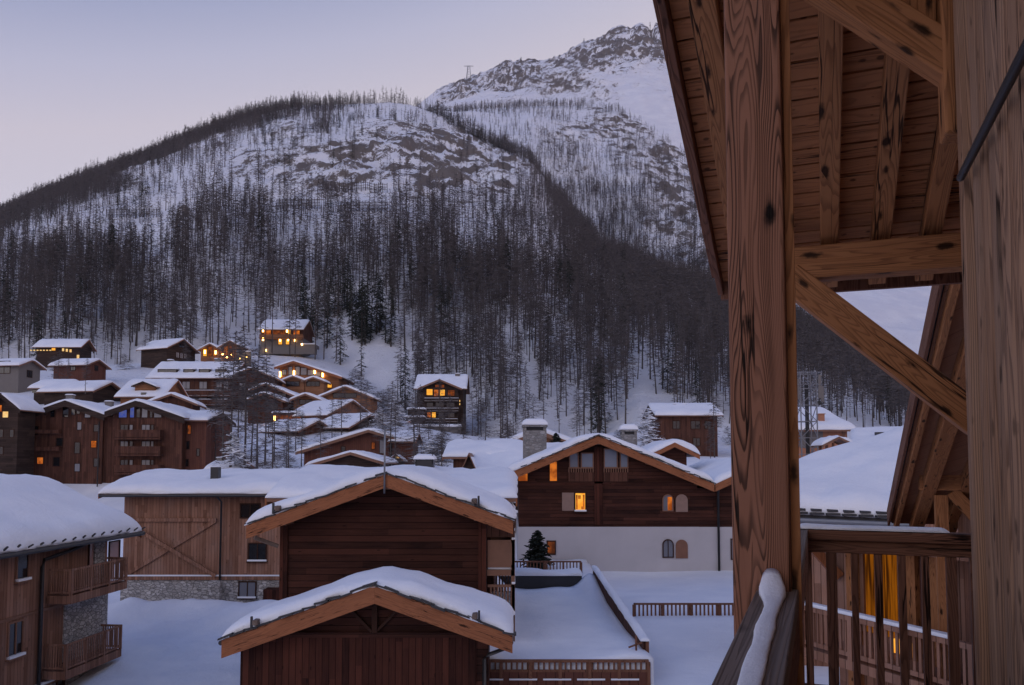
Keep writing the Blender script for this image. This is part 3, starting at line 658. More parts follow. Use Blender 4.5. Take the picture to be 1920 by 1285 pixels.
MIDM = [(tri_mesh('trunk', a[0], a[1], ['bark']), tri_mesh('crown', a[2], a[3], ['twig'])) for a in MID]
MIDSM = [(tri_mesh('trunk', a[0], a[1], ['bark']), tri_mesh('crown', a[2], a[3], ['needle'])) for a in MIDS]
def tree_obj(name, meshes, X, Y, Z, H, label, group, cat='tree', wide=1.0, rz=None):
    e = empty(name, (X, Y, Z - .3), random.uniform(0, 6.28) if rz is None else rz, label, cat, group); e.scale = (H * wide, H * wide, H)
    for nm, me in zip(('trunk', 'crown'), meshes):
        o = bpy.data.objects.new(nm, me); COL.objects.link(o); o.parent = e
    return e
rs = np.random.RandomState(5)
NC = 182600
aa = np.concatenate([rs.uniform(-.86, .80, 141000), rs.uniform(-.12, .30, 1600), rs.uniform(-.86, .80, 40000)])
yy = np.sqrt(np.concatenate([rs.uniform(165 ** 2, 1290 ** 2, 60000), rs.uniform(165 ** 2, 500 ** 2, 19000), rs.uniform(500 ** 2, 840 ** 2, 32000), rs.uniform(840 ** 2, 1290 ** 2, 30000), rs.uniform(165 ** 2, 330 ** 2, 1600), rs.uniform(240 ** 2, 760 ** 2, 40000)]))
HH, mk, uu, vv, ly = height(aa, yy)
t1_, y1_ = ip(H1, aa); t2_, y2_ = ip(H2, aa); tb_, yb_ = ip(HB, aa)
nz_ = fbm(uu / 70, vv / 50, 31, 3); clus = fbm(aa * yy / 35, yy / 60, 37, 3)
ln = lambda x, a, b: np.clip((x - a) / (b - a), 0, 1)
D = np.zeros(NC)
one = (ly == 1) & (yy < y1_)
# the lower slope is closed forest, the knoll above is nearly bare, the ridge carries a dense belt
edge_v = np.interp(uu, [-400, 0, 100, 250, 400, 560, 700, 800, 900, 1000, 1060, 1400], [520, 500, 470, 440, 435, 420, 400, 400, 395, 380, 330, 300])
D = np.where(one, .20 + .80 * ln(vv + nz_ * 90, edge_v - 15, edge_v + 75), D)
D = np.where(one & (clus < -.22), D * .45, D)
D = np.where(one & (uu < 330) & (vv < edge_v), np.maximum(D, .42 * ln(330 - uu, 0, 90) * (1 - .8 * ln(vv, edge_v - 75, edge_v - 10) * ln(uu, -50, 60))), D)
D = np.where(one & (uu > 620) & (uu < 1000) & (vv < 345), D * .4, D)
D = np.where(one & (mk > .35), D * .25, D)
back = (ly == 1) & (yy >= y1_) & (yy < y1_ + 75)
D = np.where(back, np.where(uu > 1000, .8, 1.6), D)
ridge = one & (yy > y1_ - np.interp(uu, [-400, 300, 560, 700, 790, 830, 1000, 1100, 1800], [230, 190, 85, 10, 4, 14, 40, 60, 60]))
D = np.where(ridge, np.where(uu > 1000, .75, np.where(uu < 560, 1.5, 1.2)), D)
D = np.where(one & (uu > 1000) & (uu < 1440), D * .58, D)
clear = one & (((uu > 560) & (uu < 730) & (vv > 345) & (vv < 395)) | (((uu - 690) / 110) ** 2 + ((vv - 700) / 52) ** 2 < 1) | (((uu - 1215) / 45) ** 2 + ((vv - 770) / 45) ** 2 < 1))
D = np.where(clear, D * .13, D)
two = (ly == 2) & (yy < y2_ + 40)
D2 = .14 + .80 * ln(vv + nz_ * 120, 235, 420)
D2 = np.where((np.abs(yy - y2_) < 26) & (uu > 850) & (uu < 1215), 1.15, D2)
D2 = np.where((np.abs(yy - y2_) < 30) & (uu >= 1215) & (uu < 1300), .5, D2)
D2 = np.where((mk > .4), D2 * .4, D2)
D2 = D2 * (1 - ln(uu, 1330, 1500))
D = np.where(two, D2, D)
# the steep right-hand slope beyond the post
D = np.where(one & (uu > 1440), 1.3, D)
D = np.where(yy < yb_ - 2, 0, D)
keep = (rs.uniform(0, 1.6, NC) < D) & (uu > -260) & (uu < 1860)
ta, tY, tH, tu, tv_ = aa[keep], yy[keep], HH[keep], uu[keep], vv[keep]; tX = ta * tY
# keep stems off the houses
def ringed(X, Y, r): return ((tX - X) ** 2 + (tY - Y) ** 2) > r * r
KEEPOFF = [(527, 655, 218, 12), (570, 650, 222, 8), (823, 790, 172, 10), (400, 670, 190, 9), (310, 672, 190, 9), (110, 672, 200, 11), (580, 735, 168, 11), (645, 760, 156, 8), (1290, 850, 122, 11), (40, 720, 150, 9)]
ok = np.ones(len(tX), bool)
for u_, v_, Y_, r_ in KEEPOFF:
    q = P(u_, v_, Y_); ok &= ringed(q.x, q.y, r_)
ta, tY, tH, tu, tv_, tX = [q[ok] for q in (ta, tY, tH, tu, tv_, tX)]
n = len(tX)
hgt = rs.uniform(10, 18.5, n) * np.clip(.85 + .2 * ln(tv_, 200, 560), .6, 1.05); hgt = np.where(rs.uniform(0, 1, n) < .15, hgt * .6, hgt)
hgt = np.where((tu > 1440), hgt * .8, hgt)
rdg = np.abs(tY - np.interp(ta, H1[0], H1[2])) < 80
hgt = np.where(rdg & (tu < 1000), hgt * rs.uniform(.45, 1.3, n), hgt)
dark = ((((tu - 640) / 95) ** 2 + ((tv_ - 660) / 75) ** 2 < 1) & (tv_ < 705)) | (rs.uniform(0, 1, n) < .025) | ((tu < 330) & (tv_ < 500) & (rs.uniform(0, 1, n) < .16)) | ((tu > 480) & (tu < 960) & (tv_ < 340) & (tv_ > 200) & (rs.uniform(0, 1, n) < .3))
hgt = np.where(dark & (tv_ < 480), hgt * .75, hgt)
app = hgt / tY * (tu > -40) * (tu < 1380)
order = np.argsort(-app)
lar_i = [i for i in order if not dark[i]][:235]; spr_i = [i for i in order if dark[i]][:45]
ZONES = [(-999, 480, 'tall bare larch on the forested slope left of the lit square chalet', 'larches left of the lit square chalet'),
         (480, 770, 'tall bare larch on the slope behind the lit square chalet', 'larches behind the lit square chalet'),
         (770, 1000, 'tall bare larch on the slope behind the gabled chalet with glowing windows', 'larches behind the gabled chalet'),
         (1000, 2000, 'tall bare larch on the slope behind the big stone chimney and white walled chalet', 'larches behind the white walled chalet')]
for i in lar_i:
    z_ = [q for q in ZONES if q[0] <= tu[i] < q[1]][0]
    tree_obj('larch_tree', MIDM[i % 8], tX[i], tY[i], tH[i], hgt[i] * 1.12, z_[2], z_[3], 'tree', random.uniform(.8, 1.3)).rotation_euler[0] = random.gauss(0, .03)
for i in spr_i: tree_obj('spruce_tree', MIDSM[i % 4], tX[i], tY[i], tH[i], hgt[i], 'dark evergreen spruce among the bare larches of the slope', 'dark spruces on the slope')
done = set(lar_i) | set(spr_i); bv = []; bf = []; bm2 = []; base = 0
for i in range(n):
    if i in done: continue
    a = FARS[i % 3] if dark[i] else (FAR[i % 8] if tY[i] < 560 else VFAR[i % 8])
    th = rs.uniform(0, 6.28); c, s = math.cos(th), math.sin(th); h = hgt[i]; wd = h * rs.uniform(.9, 1.6); lx = h * rs.normal() * .03
    for k, (v, f) in enumerate(((a[0], a[1]), (a[2], a[3]))):
        q = np.empty_like(v); q[:, 0] = (v[:, 0] * c - v[:, 1] * s) * wd + tX[i] + v[:, 2] * lx; q[:, 1] = (v[:, 0] * s + v[:, 1] * c) * wd + tY[i]; q[:, 2] = v[:, 2] * h + tH[i] - .4
        bv.append(q); bf.append(f + base); bm2.append(np.full(len(f), (0 if k == 0 else (2 if dark[i] else 1)), np.int32)); base += len(v)
me = tri_mesh('forest', np.concatenate(bv), np.concatenate(bf), ['bark', 'twig', 'needle'], np.concatenate(bm2))
fo = bpy.data.objects.new('forest', me); COL.objects.link(fo)
tag(fo, 'far grey forest of bare larches covering the slope and the ridge', 'forest', None, 'stuff')
print('trees', n, 'tris', len(me.polygons))
# ------------------------------------------------------------------ placing houses
class Fr:
    # a house frame: root position and turn; hy / hx hit a local plane along the sight line of a point
    def __init__(s, loc, rz=0.0):
        s.loc = Vector(loc); s.rz = rz; s.m = Matrix.Translation(s.loc) @ Matrix.Rotation(rz, 4, 'Z'); s.i = s.m.inverted()
        s.c = s.i @ Vector((0, 0, CAM_Z))
    def _d(s, u, v): return s.i.to_3x3() @ ray(u, v)
    def hy(s, u, v, y=0.0): d = s._d(u, v); return s.c + d * ((y - s.c.y) / d.y)
    def hx(s, u, v, x=0.0): d = s._d(u, v); return s.c + d * ((x - s.c.x) / d.x)
    def hz(s, u, v, z=0.0): d = s._d(u, v); return s.c + d * ((z - s.c.z) / d.z)
    def empty(s, name, label, cat, group=None): return empty(name, s.loc, s.rz, label, cat, group)
def gable_front(root, fr, Lp, Pk, Rp, depth, y=0.0, ovx=.9, ovy=.9, zb=-3.0, slope=None, th=.16, **k):
    l, p, r = [fr.hy(q[0], q[1], y - ovy) for q in (Lp, Pk, Rp)]
    s = slope or (p.z - l.z) / (p.x - l.x); zr = p.z - th; x0 = l.x + ovx; x1 = r.x - ovx
    return wing(root, x0, x1, y, y + depth, zb, zr - s * (p.x - x0), s, p.x, 'y', ovx, ovy, th=th, **k)
def eave_front(root, fr, uL, uR, v_eave, v_ridge, depth, y=0.0, ovx=.7, ovy=.9, zb=-3.0, th=.16, back_ratio=1.0, **k):
    l, r = fr.hy(uL, v_eave, y - ovy), fr.hy(uR, v_eave, y - ovy); half = depth / (1 + back_ratio)
    t = fr.hy((uL + uR) / 2, v_ridge, y + half); s = max(.12, (t.z - l.z) / (half + ovy))
    return wing(root, l.x + ovx, r.x - ovx, y, y + depth, zb, t.z - th - s * half, s, y + half, 'x', ovx, ovy, th=th, **k)
def winpx(root, fr, kind, c, u0, v0, u1, v1, **k):
    if kind == 'f':
        a, b = fr.hy(u0, v1, c), fr.hy(u1, v0, c)
        m = fr.hy((u0 + u1) / 2, (v0 + v1) / 2, c); return window(root, FF(c), m.x, a.z, b.x - a.x, b.z - a.z, **k)
    a, b = fr.hx(u0, (v0 + v1) / 2, c), fr.hx(u1, (v0 + v1) / 2, c); um = (u0 + u1) / 2
    z0, z1 = fr.hx(um, v1, c).z, fr.hx(um, v0, c).z
    return window(root, FR(c), (a.y + b.y) / 2, z0, abs(b.y - a.y), z1 - z0, **k)
def boxpx(root, fr, name, mat, u0, v0, u1, v1, y0, y1, **k):
    a, b = fr.hy(u0, v1, y0), fr.hy(u1, v0, y0); return MB().box((a.x, y0, a.z), (b.x, y1, b.z)).build(name, mat, root, **k)
def balpx(root, fr, u0, u1, v_floor, y, depth, **k):
    a, b = fr.hy(u0, v_floor, y - depth), fr.hy(u1, v_floor, y - depth); return balcony(root, FF(y), a.x, b.x, a.z, depth, **k)
def lamps(root, fr, pts, y, s=.3, h=.5, mat='lamp'):
    for u, v in pts:
        p = fr.hy(u, v, y - .25); MB().box((p.x - s / 2, y - .3, p.z - h / 2), (p.x + s / 2, y - .06, p.z + h / 2)).build('lamp', mat, root)
def pipe(root, pts, r=.05, name='downpipe', mat='copper'): return MB().tube(pts, r, 8).build(name, mat, root, smooth=True)
# far houses: tall enough to be read as chalets, sunk 3 m into the slope
def small_house(name, label, u, v, Y, w, d, ze, rz, slope=.41, wall='brown_boards', snow=.45, wins=(), cat='chalet', group='chalets on the slope', fh=.28, **k):
    fr = Fr(P(u, v, Y), R(rz)); root = fr.empty(name, label, cat, group)
    wing(root, -w / 2, w / 2, 0, d, -4, ze, slope, None, 'y', .8, .7, snow, wall, res=.9, fh=fh, barge='frame_wood', seed=u * .01, e=.6, **k)
    for f, a, z, ww, hh, pn in wins: window(root, {'f': FF(0), 'l': FL(-w / 2), 'r': FR(w / 2)}[f], a, z, ww, hh, pane=pn, fw=.1)
    return root, fr
# ------------------------------------------------------------------ near buildings
# --- left house with two balconies
fr = Fr((-17.4, 31, -2.6), R(-4.6)); h = fr.empty('timber_house', 'timber and stone house at the left edge with two balconies on its facade', 'house')
ro, rzf, _ = wing(h, -8.2, 0, -16, 3.05, -1, 6.24, .45, -4.1, 'y', .95, .95, .52, 'larch_boards', barge='barge_timber', fh=.3, res=.35, seed=1.3, amp=.06, soft=1.0, e=.55, back=True)
MB().tube([(1.02, -16.8, 6.24 - .43 + .06), (1.02, 4.05, 6.24 - .43 + .06)], .085, 8).build('gutter', 'metal_dark', ro)
rr = random.Random(3)
for q in rng(-14, 4.0, .62): MB().beam((.9, q, 6.0), (1.10, q + rr.uniform(-.05, .05), 6.12 + rr.uniform(0, .07)), .07, .05).build('snow_guard', 'slate', ro)
for q in rng(-14.5, 3.6, 1.05): MB().box((-.02, q - .06, 5.78), (.9, q + .06, 5.97)).build('rafter_tail', 'larch_boards', ro)
MB().box((-3.2, .25, -1.2), (.05, 3.12, 3.42)).build('stone_wall', 'rubble', h)
MB().box((-8.3, -16.1, -1.3), (.06, .24, .62)).build('base_wall', 'rubble', h)
MB().box((.0, -16, .64), (.16, .05, .72)).build('ledge', 'larch_boards', h); MB().box((.0, -16, .722), (.17, .05, .82)).build('snow_cover', 'snow', h, bevel=.03)
MB().box((0, -16, 3.42), (.045, .9, 3.52)).build('belt_board', 'frame_wood', h)
MB().box((.004, 2.05, 3.5), (.09, 2.75, 5.9)).build('stone_pier', 'rubble', h)
mat_glass('glass_sky_reflection', (.42, .25, .22), .12)  # pink sky reflection painted into the base colour of these panes
for u0, u1, v0, v1 in ((166, 177, 1016, 1062), (204, 222, 1016, 1056)): winpx(h, fr, 'r', 0, u0, v0, u1, v1, pane='glass_sky_reflection', mull=0, fw=.05)
winpx(h, fr, 'r', 0, 31, 1040, 51, 1085, pane='glass', mull=0, sill=True, snow=True, frame='frame_wood')
w1 = winpx(h, fr, 'r', 0, 15, 1168, 40, 1228, pane='glass', mull=1, sill=True, snow=True, frame='frame_wood')
winpx(h, fr, 'r', .05, 106, 1248, 118, 1284, pane='glass', mull=0, frame='frame_dark')
p = fr.hx(75, 1150, .1)
pipe(h, [(.95, p.y + 1.5, 5.85), (.5, p.y + 1.2, 5.6), (.14, p.y + .1, 5.35), (.14, p.y, 5.1), (.14, p.y, -.5)], .07, mat='metal_dark')
for vt, k in ((1106, 0), (1242, 1)):
    y0_ = fr.hx(132 if k == 0 else 127, 1100, .95).y; y1_b = fr.hx(238 if k == 0 else 231, 1070, .95).y; zf = fr.hx(132, 1118 if k == 0 else 1256, .95).z
    balcony(h, FR(0.055), y0_, y1_b, zf, .92, 1.0, 'larch_boards', .115, snow=False, fascia=.30)
# --- barn like chalet in the middle distance on the left
fr = Fr(P(360, 1165, 45.9), R(0)); h = fr.empty('barn_chalet', 'wide vertical board chalet on a rubble stone base with a timber cross brace', 'chalet')
ro, _, _ = eave_front(h, fr, 186, 640, 926, 890, 9.5, 0, 1.0, .9, -2, snow=.45, wall='larch_boards', base='rubble', hb=fr.hy(300, 1088, 0).z, barge='barge_timber', fh=.28, res=.4, seed=2.2, amp=.07, e=.6, soft=.8)
eg = fr.hy(186, 928, -.95); eg2 = fr.hy(530, 928, -.95)
MB().tube([(eg.x, -.97, eg.z - .05), (eg2.x, -.97, eg.z - .05)], .08, 8).build('gutter', 'metal_dark', ro)
def brace_px(a, b, w_=.2, d_=.1, y=-.02):
    p, q = fr.hy(*a, y), fr.hy(*b, y); return MB().beam(p, q, d_, w_).build('brace', 'larch_boards', h)
brace_px((236, 1078), (404, 977), y=-.06); brace_px((262, 996), (404, 1080), y=-.17)
for v_, nm in ((975, 'belt_board'), (1084, 'belt_board')):
    p, q = fr.hy(225, v_, -.06), fr.hy(640, v_, -.06)
    if v_ == 975: q = fr.hy(406, v_, -.06)
    MB().box((p.x, -.13, p.z - .1), (q.x, -.005, p.z + .1)).build(nm, 'larch_boards', h)
    if v_ > 1000: MB().box((p.x, -.15, p.z + .102), (q.x, -.0, p.z + .18)).build('snow_cover', 'snow', h, bevel=.02)
boxpx(h, fr, 'buttress', 'rubble', 388, 1090, 412, 1190, -.55, -.07)
winpx(h, fr, 'f', 0, 452, 946, 487, 970, mull=1, frame='frame_dark'); winpx(h, fr, 'f', 0, 467, 1020, 499, 1050, mull=1, sill=True, snow=True); winpx(h, fr, 'f', -.06, 449, 1092, 479, 1119, pane='glass_blind', mull=1, sill=True, snow=True)
boxpx(h, fr, 'porch', 'old_planks_vertical', 493, 1106, 530, 1130, -.9, -.07)
p = fr.hy(416, 930, -.15); pipe(h, [(p.x, -.95, p.z), (p.x, -.2, p.z - .35), (p.x, -.2, -1.5)], .06, mat='metal_dark')
p = fr.hy(404, 912, 1.2); q = fr.hy(404, 884, 1.2); chimney(ro, p.x, 1.2, p.z - .5, q.z + .25, .46, .46, 'metal_dark', .0, .0, gap=False)
# --- centre chalet
fr = Fr((P(725, 900, 24.9).x, 24.9, -1.5)); h = fr.empty('plank_chalet', 'dark horizontal plank chalet in the centre with a wide snowy gable and an aerial', 'chalet')
ro, rzc, zrc = gable_front(h, fr, (463, 985), (725, 889), (962, 975), 8.6, 0, .95, .9, -1.5, snow=.36, wall='old_planks', fh=.40, th=.14, res=.3, slates=True, seed=3.1, amp=.06, e=.45, soft=.7, back=False, purl=3)
l_, r_ = fr.hy(500, 934, 3.7), fr.hy(967, 934, 3.7); tz = fr.hy(725, 891, 8.1).z - .14; sl = (tz + .14 - l_.z) / 4.4
wing(h, l_.x + .8, r_.x - .8, 4.6, 11.6, -1.5, tz - sl * 3.5, sl, 8.1, 'x', .8, .9, .42, 'old_planks', fh=.3, th=.14, res=.35, seed=4.4, amp=.10, e=.55, soft=.8)
# timber frame of the gable wall
xl, xr_ = fr.hy(525, 1000, 0).x, fr.hy(913, 1000, 0).x
for x_ in (xl + .14, xr_ - .14):
    MB().box((x_ - .12, -.07, -1), (x_ + .12, .01, rzc(x_, 0) - .05)).build('corner_post', 'old_planks_vertical', h)
for sgn, uu_, vv_ in ((-1, 519, 956), (1, 889, 942)):
    p = fr.hy(uu_, vv_, -1.1); zz = rzc(p.x, 0) + .14 + .16
    beam_obj('snow_guard', (p.x, -1.12, zz), (p.x, 3.4, zz), .16, .16, 'rail_timber', ro, bevel=.03)
    MB().box((p.x + sgn * .1, -1.05, zz - .16), (p.x + sgn * .16, -.98, zz + .16)).build('guard_bracket', 'metal_dark', ro)
p = fr.hy(724, 800, -.8); pb = fr.hy(724, 925, -.8)
pipe(h, [(p.x, -1.02, pb.z), (p.x, -1.02, p.z)], .028, 'aerial', 'metal_grey')
ae = h.children[-1]
mb = MB(); mb.tube([(p.x - .16, -1.05, p.z + .02), (p.x + .22, -1.1, p.z - .03)], .010, 6)
for k in range(5): mb.tube([(p.x - .14 + k * .08, -1.22, p.z + .02), (p.x - .14 + k * .08, -.9, p.z)], .006, 5)
for k in (-1, 1): mb.tube([(p.x, -1.02, p.z - .1), (p.x + k * .25, -1.02, p.z + .12)], .007, 5)
mb.build('aerial_rods', 'metal_grey', ae)
c_ = fr.hy(796, 884, 7.0); ct_ = fr.hy(796, 862, 7.0); ch = chimney(ro, c_.x, 7.2, c_.z - .8, ct_.z, .70, .70, 'metal_dark', .0, .22, gap=False)
mb = MB()
for sx in (-1, 1): mb.box((c_.x + sx * .33 - .015, 6.85, ct_.z - .2), (c_.x + sx * .33 + .015, 6.9, ct_.z + .3))
mb.build('cap_posts', 'metal_dark', ch)
# right hand balconies of the chalet
xw = xr_
for vf, dep in ((1062, .85), (1146, .85)):
    z_ = fr.hy(935, vf, 0).z; balcony(h, FR(xw), .05, 3.6, z_ - .12, dep, .92, 'frame_wood', .12, True, vf < 1100, .18)
MB().box((xw, -.02, fr.hy(930, 1062, 0).z + .9), (xw + .85, .06, fr.hy(930, 985, 0).z)).build('side_screen', 'brown_boards', h)
for y_ in (.05, 3.5): MB().box((xw + .75, y_, -1), (xw + .87, y_ + .12, fr.hy(930, 990, 0).z - .1)).build('balcony_post', 'frame_wood', h)
balcony(h, FR(r_.x - .8), 5.2, 9.5, fr.hy(970, 990, 5).z, .8, .9, 'frame_wood', .12, True, True)
p = fr.hy(478, 1008, -.3); q = fr.hy(523, 1024, -.02); beam_obj('bracket', (p.x, -.35, p.z), (q.x, -.1, q.z), .12, .12, 'rail_timber', h)
# --- shed in front
fr = Fr((P(703, 1100, 20.7).x, 20.7, -1.4)); h = fr.empty('plank_shed', 'low dark red plank shed at the bottom with a thick rounded snow roof', 'shed')
ro, rzs, zrs = gable_front(h, fr, (417, 1200), (703, 1098), (961, 1188), 1.35, 0, .62, .7, -1.5, snow=.34, wall='old_planks', fh=.44, th=.12, res=.25, slates=True, seed=5.7, amp=.05, e=.42, soft=.85, back=False, purl=3)
a, b = fr.hy(450, 1285, -.04), fr.hy(893, 1195, -.04)
MB().box((a.x, -.045, -1.4), (b.x, -.002, b.z)).build('door', 'old_planks_vertical', h)
MB().box((a.x - .1, -.10, b.z), (b.x + .1, -.003, b.z + .13)).build('lintel', 'old_planks', h)
kz = zrs - .25
beam_obj('king_post', (0.02, -.08, b.z + .13), (0.02, -.08, kz), .14, .12, 'frame_dark', h, bevel=.01)
for s_ in (-1, 1): beam_obj('brace', (s_ * .06, -.06, b.z + .15), (s_ * .62, -.06, b.z + .72), .07, .09, 'frame_dark', h, (0, 1, 0), .008)
for sgn, uu_, vv_ in ((-1, 478, 1165), (1, 890, 1163)):
    p = fr.hy(uu_, vv_, -.9); zz = rzs(p.x, 0) + .12 + .15
    beam_obj('snow_guard', (p.x, -.92, zz), (p.x, 1.6, zz), .13, .13, 'rail_timber', ro, bevel=.02)
    MB().box((p.x + sgn * .08, -.86, zz - .14), (p.x + sgn * .13, -.8, zz + .14)).build('guard_bracket', 'metal_dark', ro)
for s_, uu_ in ((-1, 414), (1, 958)):
    p = fr.hy(uu_, 1208, -.7); MB().tube([(p.x, -.72, p.z + .03), (p.x, 1.7, p.z + .03)], .06, 8).build('gutter', 'metal_dark', ro)
p = fr.hy(958, 1212, -.1); q = fr.hy(908, 1228, -.1); pipe(h, [(p.x, -.1, p.z), (q.x + .1, -.1, q.z), (q.x, -.1, q.z - .1), (q.x, -.1, -1.3)], .05, mat='metal_dark')
# --- white walled chalet
fr = Fr(P(1150, 1076, 45.9)); h = fr.empty('white_chalet', 'large chalet with white rendered ground floor and two dark timber gables', 'chalet')
zpl = fr.hy(1150, 988, 0).z
ro, rzw, zrw = gable_front(h, fr, (948, 890), (1122, 817), (1339, 908), 13, 0, .75, .9, -1, snow=.40, wall='old_planks', base='plaster', hb=zpl, fh=.45, th=.18, res=.45, slates=True, seed=6.1, amp=.06, e=.5, soft=.8, purl=5)
ro2, _, _ = gable_front(h, fr, (1341, 908), (1430, 868), (1519, 900), 11, 0, .75, .9, -1, snow=.40, wall='old_planks', base='plaster', hb=zpl - .004, fh=.42, th=.18, res=.45, seed=6.9, amp=.06, e=.5)
xa_, xb_ = fr.hy(1290, 950, 0).x, fr.hy(1366, 950, 0).x
MB().box((xa_, .004, -1), (xb_, 9, fr.hy(1340, 916, 0).z)).build('wall', 'old_planks', h); MB().box((xa_, -.055, -1), (xb_, 8.9, zpl - .008)).build('base_wall', 'plaster', h)
W = lambda *q, **k: winpx(h, fr, 'f', 0, *q, **k)
for u0, u1 in ((1069, 1083), (1091, 1111)): W(u0, 851, u1, 876, pane='glass_pale', mull=0, frame='frame_wood', fw=.06)
for u0, u1 in ((1134, 1156), (1164, 1176)): W(u0, 843 if u0 < 1150 else 850, u1, 876, pane='glass_pale', mull=0, frame='frame_wood', fw=.06)
for u0, u1 in ((1066, 1113), (1132, 1178)):
    boxpx(h, fr, 'parapet', 'brown_boards', u0, 886, u1, 903, -.08, -.002); mb = MB()
    a, b = fr.hy(u0, 886, -.1), fr.hy(u1, 877, -.1)
    for q in rng(a.x, b.x - .05, .14): mb.box((q, -.09, a.z + .003), (q + .05, -.04, b.z - .06))
    mb.box((a.x, -.11, b.z - .055), (b.x, -.02, b.z)); mb.build('railing', 'frame_wood', h)
boxpx(h, fr, 'centre_post', 'old_planks_vertical', 1115, 838, 1130, 984, -.09, -.004)
boxpx(h, fr, 'belt_board', 'old_planks', 970, 903, 1330, 907, -.09, -.003)
W(1031, 866, 1044, 902, pane='lit_orange', mull=0, fw=.05); W(972, 888, 989, 902, pane='lit_orange', mull=0, fw=.05)
W(1079, 925, 1097, 957, pane='lit_yellow', mull=0, fw=.06, sill=True, snow=True, cross=0, label='brightly lit yellow window')
for q in ((1080, 928, 1083, 955), (1093, 928, 1096, 955), (1084, 929, 1089, 936), (1090, 950, 1094, 955)): boxpx(h, fr, 'curtain', 'lit_orange', *q, -.034, -.024)
boxpx(h, fr, 'shutter', 'shutter_wood', 1054, 924, 1076, 958, -.06, -.004)
def arch_shutter(u0, v0, u1, v1, mat, y=0.0):
    a, b = fr.hy(u0, v1, y), fr.hy(u1, v0, y); r = (b.x - a.x) / 2; cx = (a.x + b.x) / 2; zc = b.z - r
    poly = [(a.x, a.z), (b.x, a.z)] + [(cx + r * math.cos(math.pi * i / 12), zc + r * math.sin(math.pi * i / 12)) for i in range(13)]
    MB().prism(poly, lambda p, q: (p, y - .06, q), lambda p, q: (p, y - .003, q)).build('shutter', mat, h)
W(1242, 927, 1262, 959, pane='glass_blind', arch=True, frame='frame_wood', mull=0, fw=.05); boxpx(h, fr, 'pane', 'lit_orange', 1252, 932, 1260, 957, -.036, -.031); arch_shutter(1267, 927, 1289, 960, 'shutter_wood')
winpx(h, fr, 'f', -.06, 1242, 1011, 1263, 1046, pane='glass_blind', arch=True, frame='frame_dark', mull=1, fw=.06); arch_shutter(1267, 1012, 1289, 1047, 'shutter_brown', -.06)
winpx(h, fr, 'f', -.06, 1027, 1016, 1040, 1038, pane='lit_dim', mull=0, fw=.07)
winpx(h, fr, 'f', -.06, 1372, 1012, 1392, 1048, pane='glass_blind', mull=1, fw=.06)
p = fr.hy(1346, 905, -.2); pipe(h, [(p.x, -.9, p.z), (p.x, -.2, p.z - .5), (p.x, -.2, 0)], .075, mat='metal_dark')
for (u0, u1, vt, vb, yy_, nm) in ((981, 1025, 797, 880, 3.2, 'a'), (1166, 1195, 806, 850, 10.5, 'b')):
    a, b = fr.hy(u0, vt, yy_), fr.hy(u1, vb, yy_); chimney(ro, (a.x + b.x) / 2, yy_ + (b.x - a.x) / 2, b.z - .6, a.z - .12, b.x - a.x, b.x - a.x, 'chimney_stone', .12, .42)
gable_front(h, fr, (1212, 856), (1265, 830), (1312, 855), 4, 6.5, .7, .7, fr.hy(1260, 900, 6.5).z, snow=.42, wall='old_planks', fh=.3, th=.14, res=.3, seed=7.7, e=.5)
# --- roofs behind the centre chalet
fr = Fr(P(915, 890, 61)); h = fr.empty('snowy_roof_chalet', 'low chalet behind the centre one, mostly a broad snow roof with a small dormer', 'chalet')
ro, _, _ = eave_front(h, fr, 831, 985, 857, 832, 8, 0, .7, .8, -2, snow=.42, wall='brown_boards', fh=.25, res=.5, seed=8.1, amp=.10, e=.7)
eave_front(h, fr, 884, 1075, 888, 838, 10, -3.2, .5, .6, -2, snow=.45, wall='brown_boards', fh=.2, res=.5, seed=8.8, amp=.12, e=.8)
gable_front(h, fr, (858, 896), (879, 849), (900, 896), 6, -5.2, .12, .3, -1, snow=.08, wall='dark_boards', fh=.16, th=.08, res=.3, seed=8.4, e=.2, barge='frame_wood')
a, b = fr.hy(907, 834, 2), fr.hy(927, 850, 2); chimney(ro, (a.x + b.x) / 2, 2, b.z - .6, a.z - .1, b.x - a.x, .8, 'chimney_stone', .08, .2)
fr = Fr(P(1010, 850, 79)); h = fr.empty('brown_chalet', 'brown gabled chalet half hidden behind the big stone chimney', 'chalet')
gable_front(h, fr, (922, 841), (1012, 808), (1100, 841), 9, 0, .9, .9, -2, snow=.5, wall='warm_boards', fh=.4, res=.6, seed=9.1, barge='frame_wood', e=.6)
# ------------------------------------------------------------------ village further back
fr = Fr(P(215, 932, 101)); h = fr.empty('apartment_block', 'long dark brown apartment block with two gables and several lit windows', 'apartment block')
ro, _, _ = gable_front(h, fr, (38, 777), (122, 751), (196, 778), 12, 0, .6, .9, -3, slope=.36, snow=.42, wall='brown_boards', fh=.75, res=.8, seed=10.1, barge='dark_boards', e=.7, amp=.09)
gable_front(h, fr, (196, 777), (256, 751), (346, 787), 12, -.5, .6, .9, -3, slope=.36, snow=.42, wall='brown_boards', fh=.75, res=.8, seed=10.6, barge='dark_boards', e=.7, amp=.09)
boxpx(h, fr, 'wall', 'brown_boards', 180, 782, 212, 945, .35, 8)
eave_front(h, fr, 322, 390, 788, 774, 9, .6, .4, .6, -3, snow=.4, wall='red_boards', fh=.4, res=.8, seed=10.9, barge='dark_boards', e=.6)
for u_, v_, y_ in ((132, 745, 6), (205, 757, 7)):
    p = fr.hy(u_, v_ + 4, y_); chimney(ro, p.x, y_, p.z - 2.0, p.z + .5, .9, .7, 'grey_plaster', .06, .15, gap=False)
B = lambda y, *q, **k: winpx(h, fr, 'f', y, *q, fw=.08, **k)
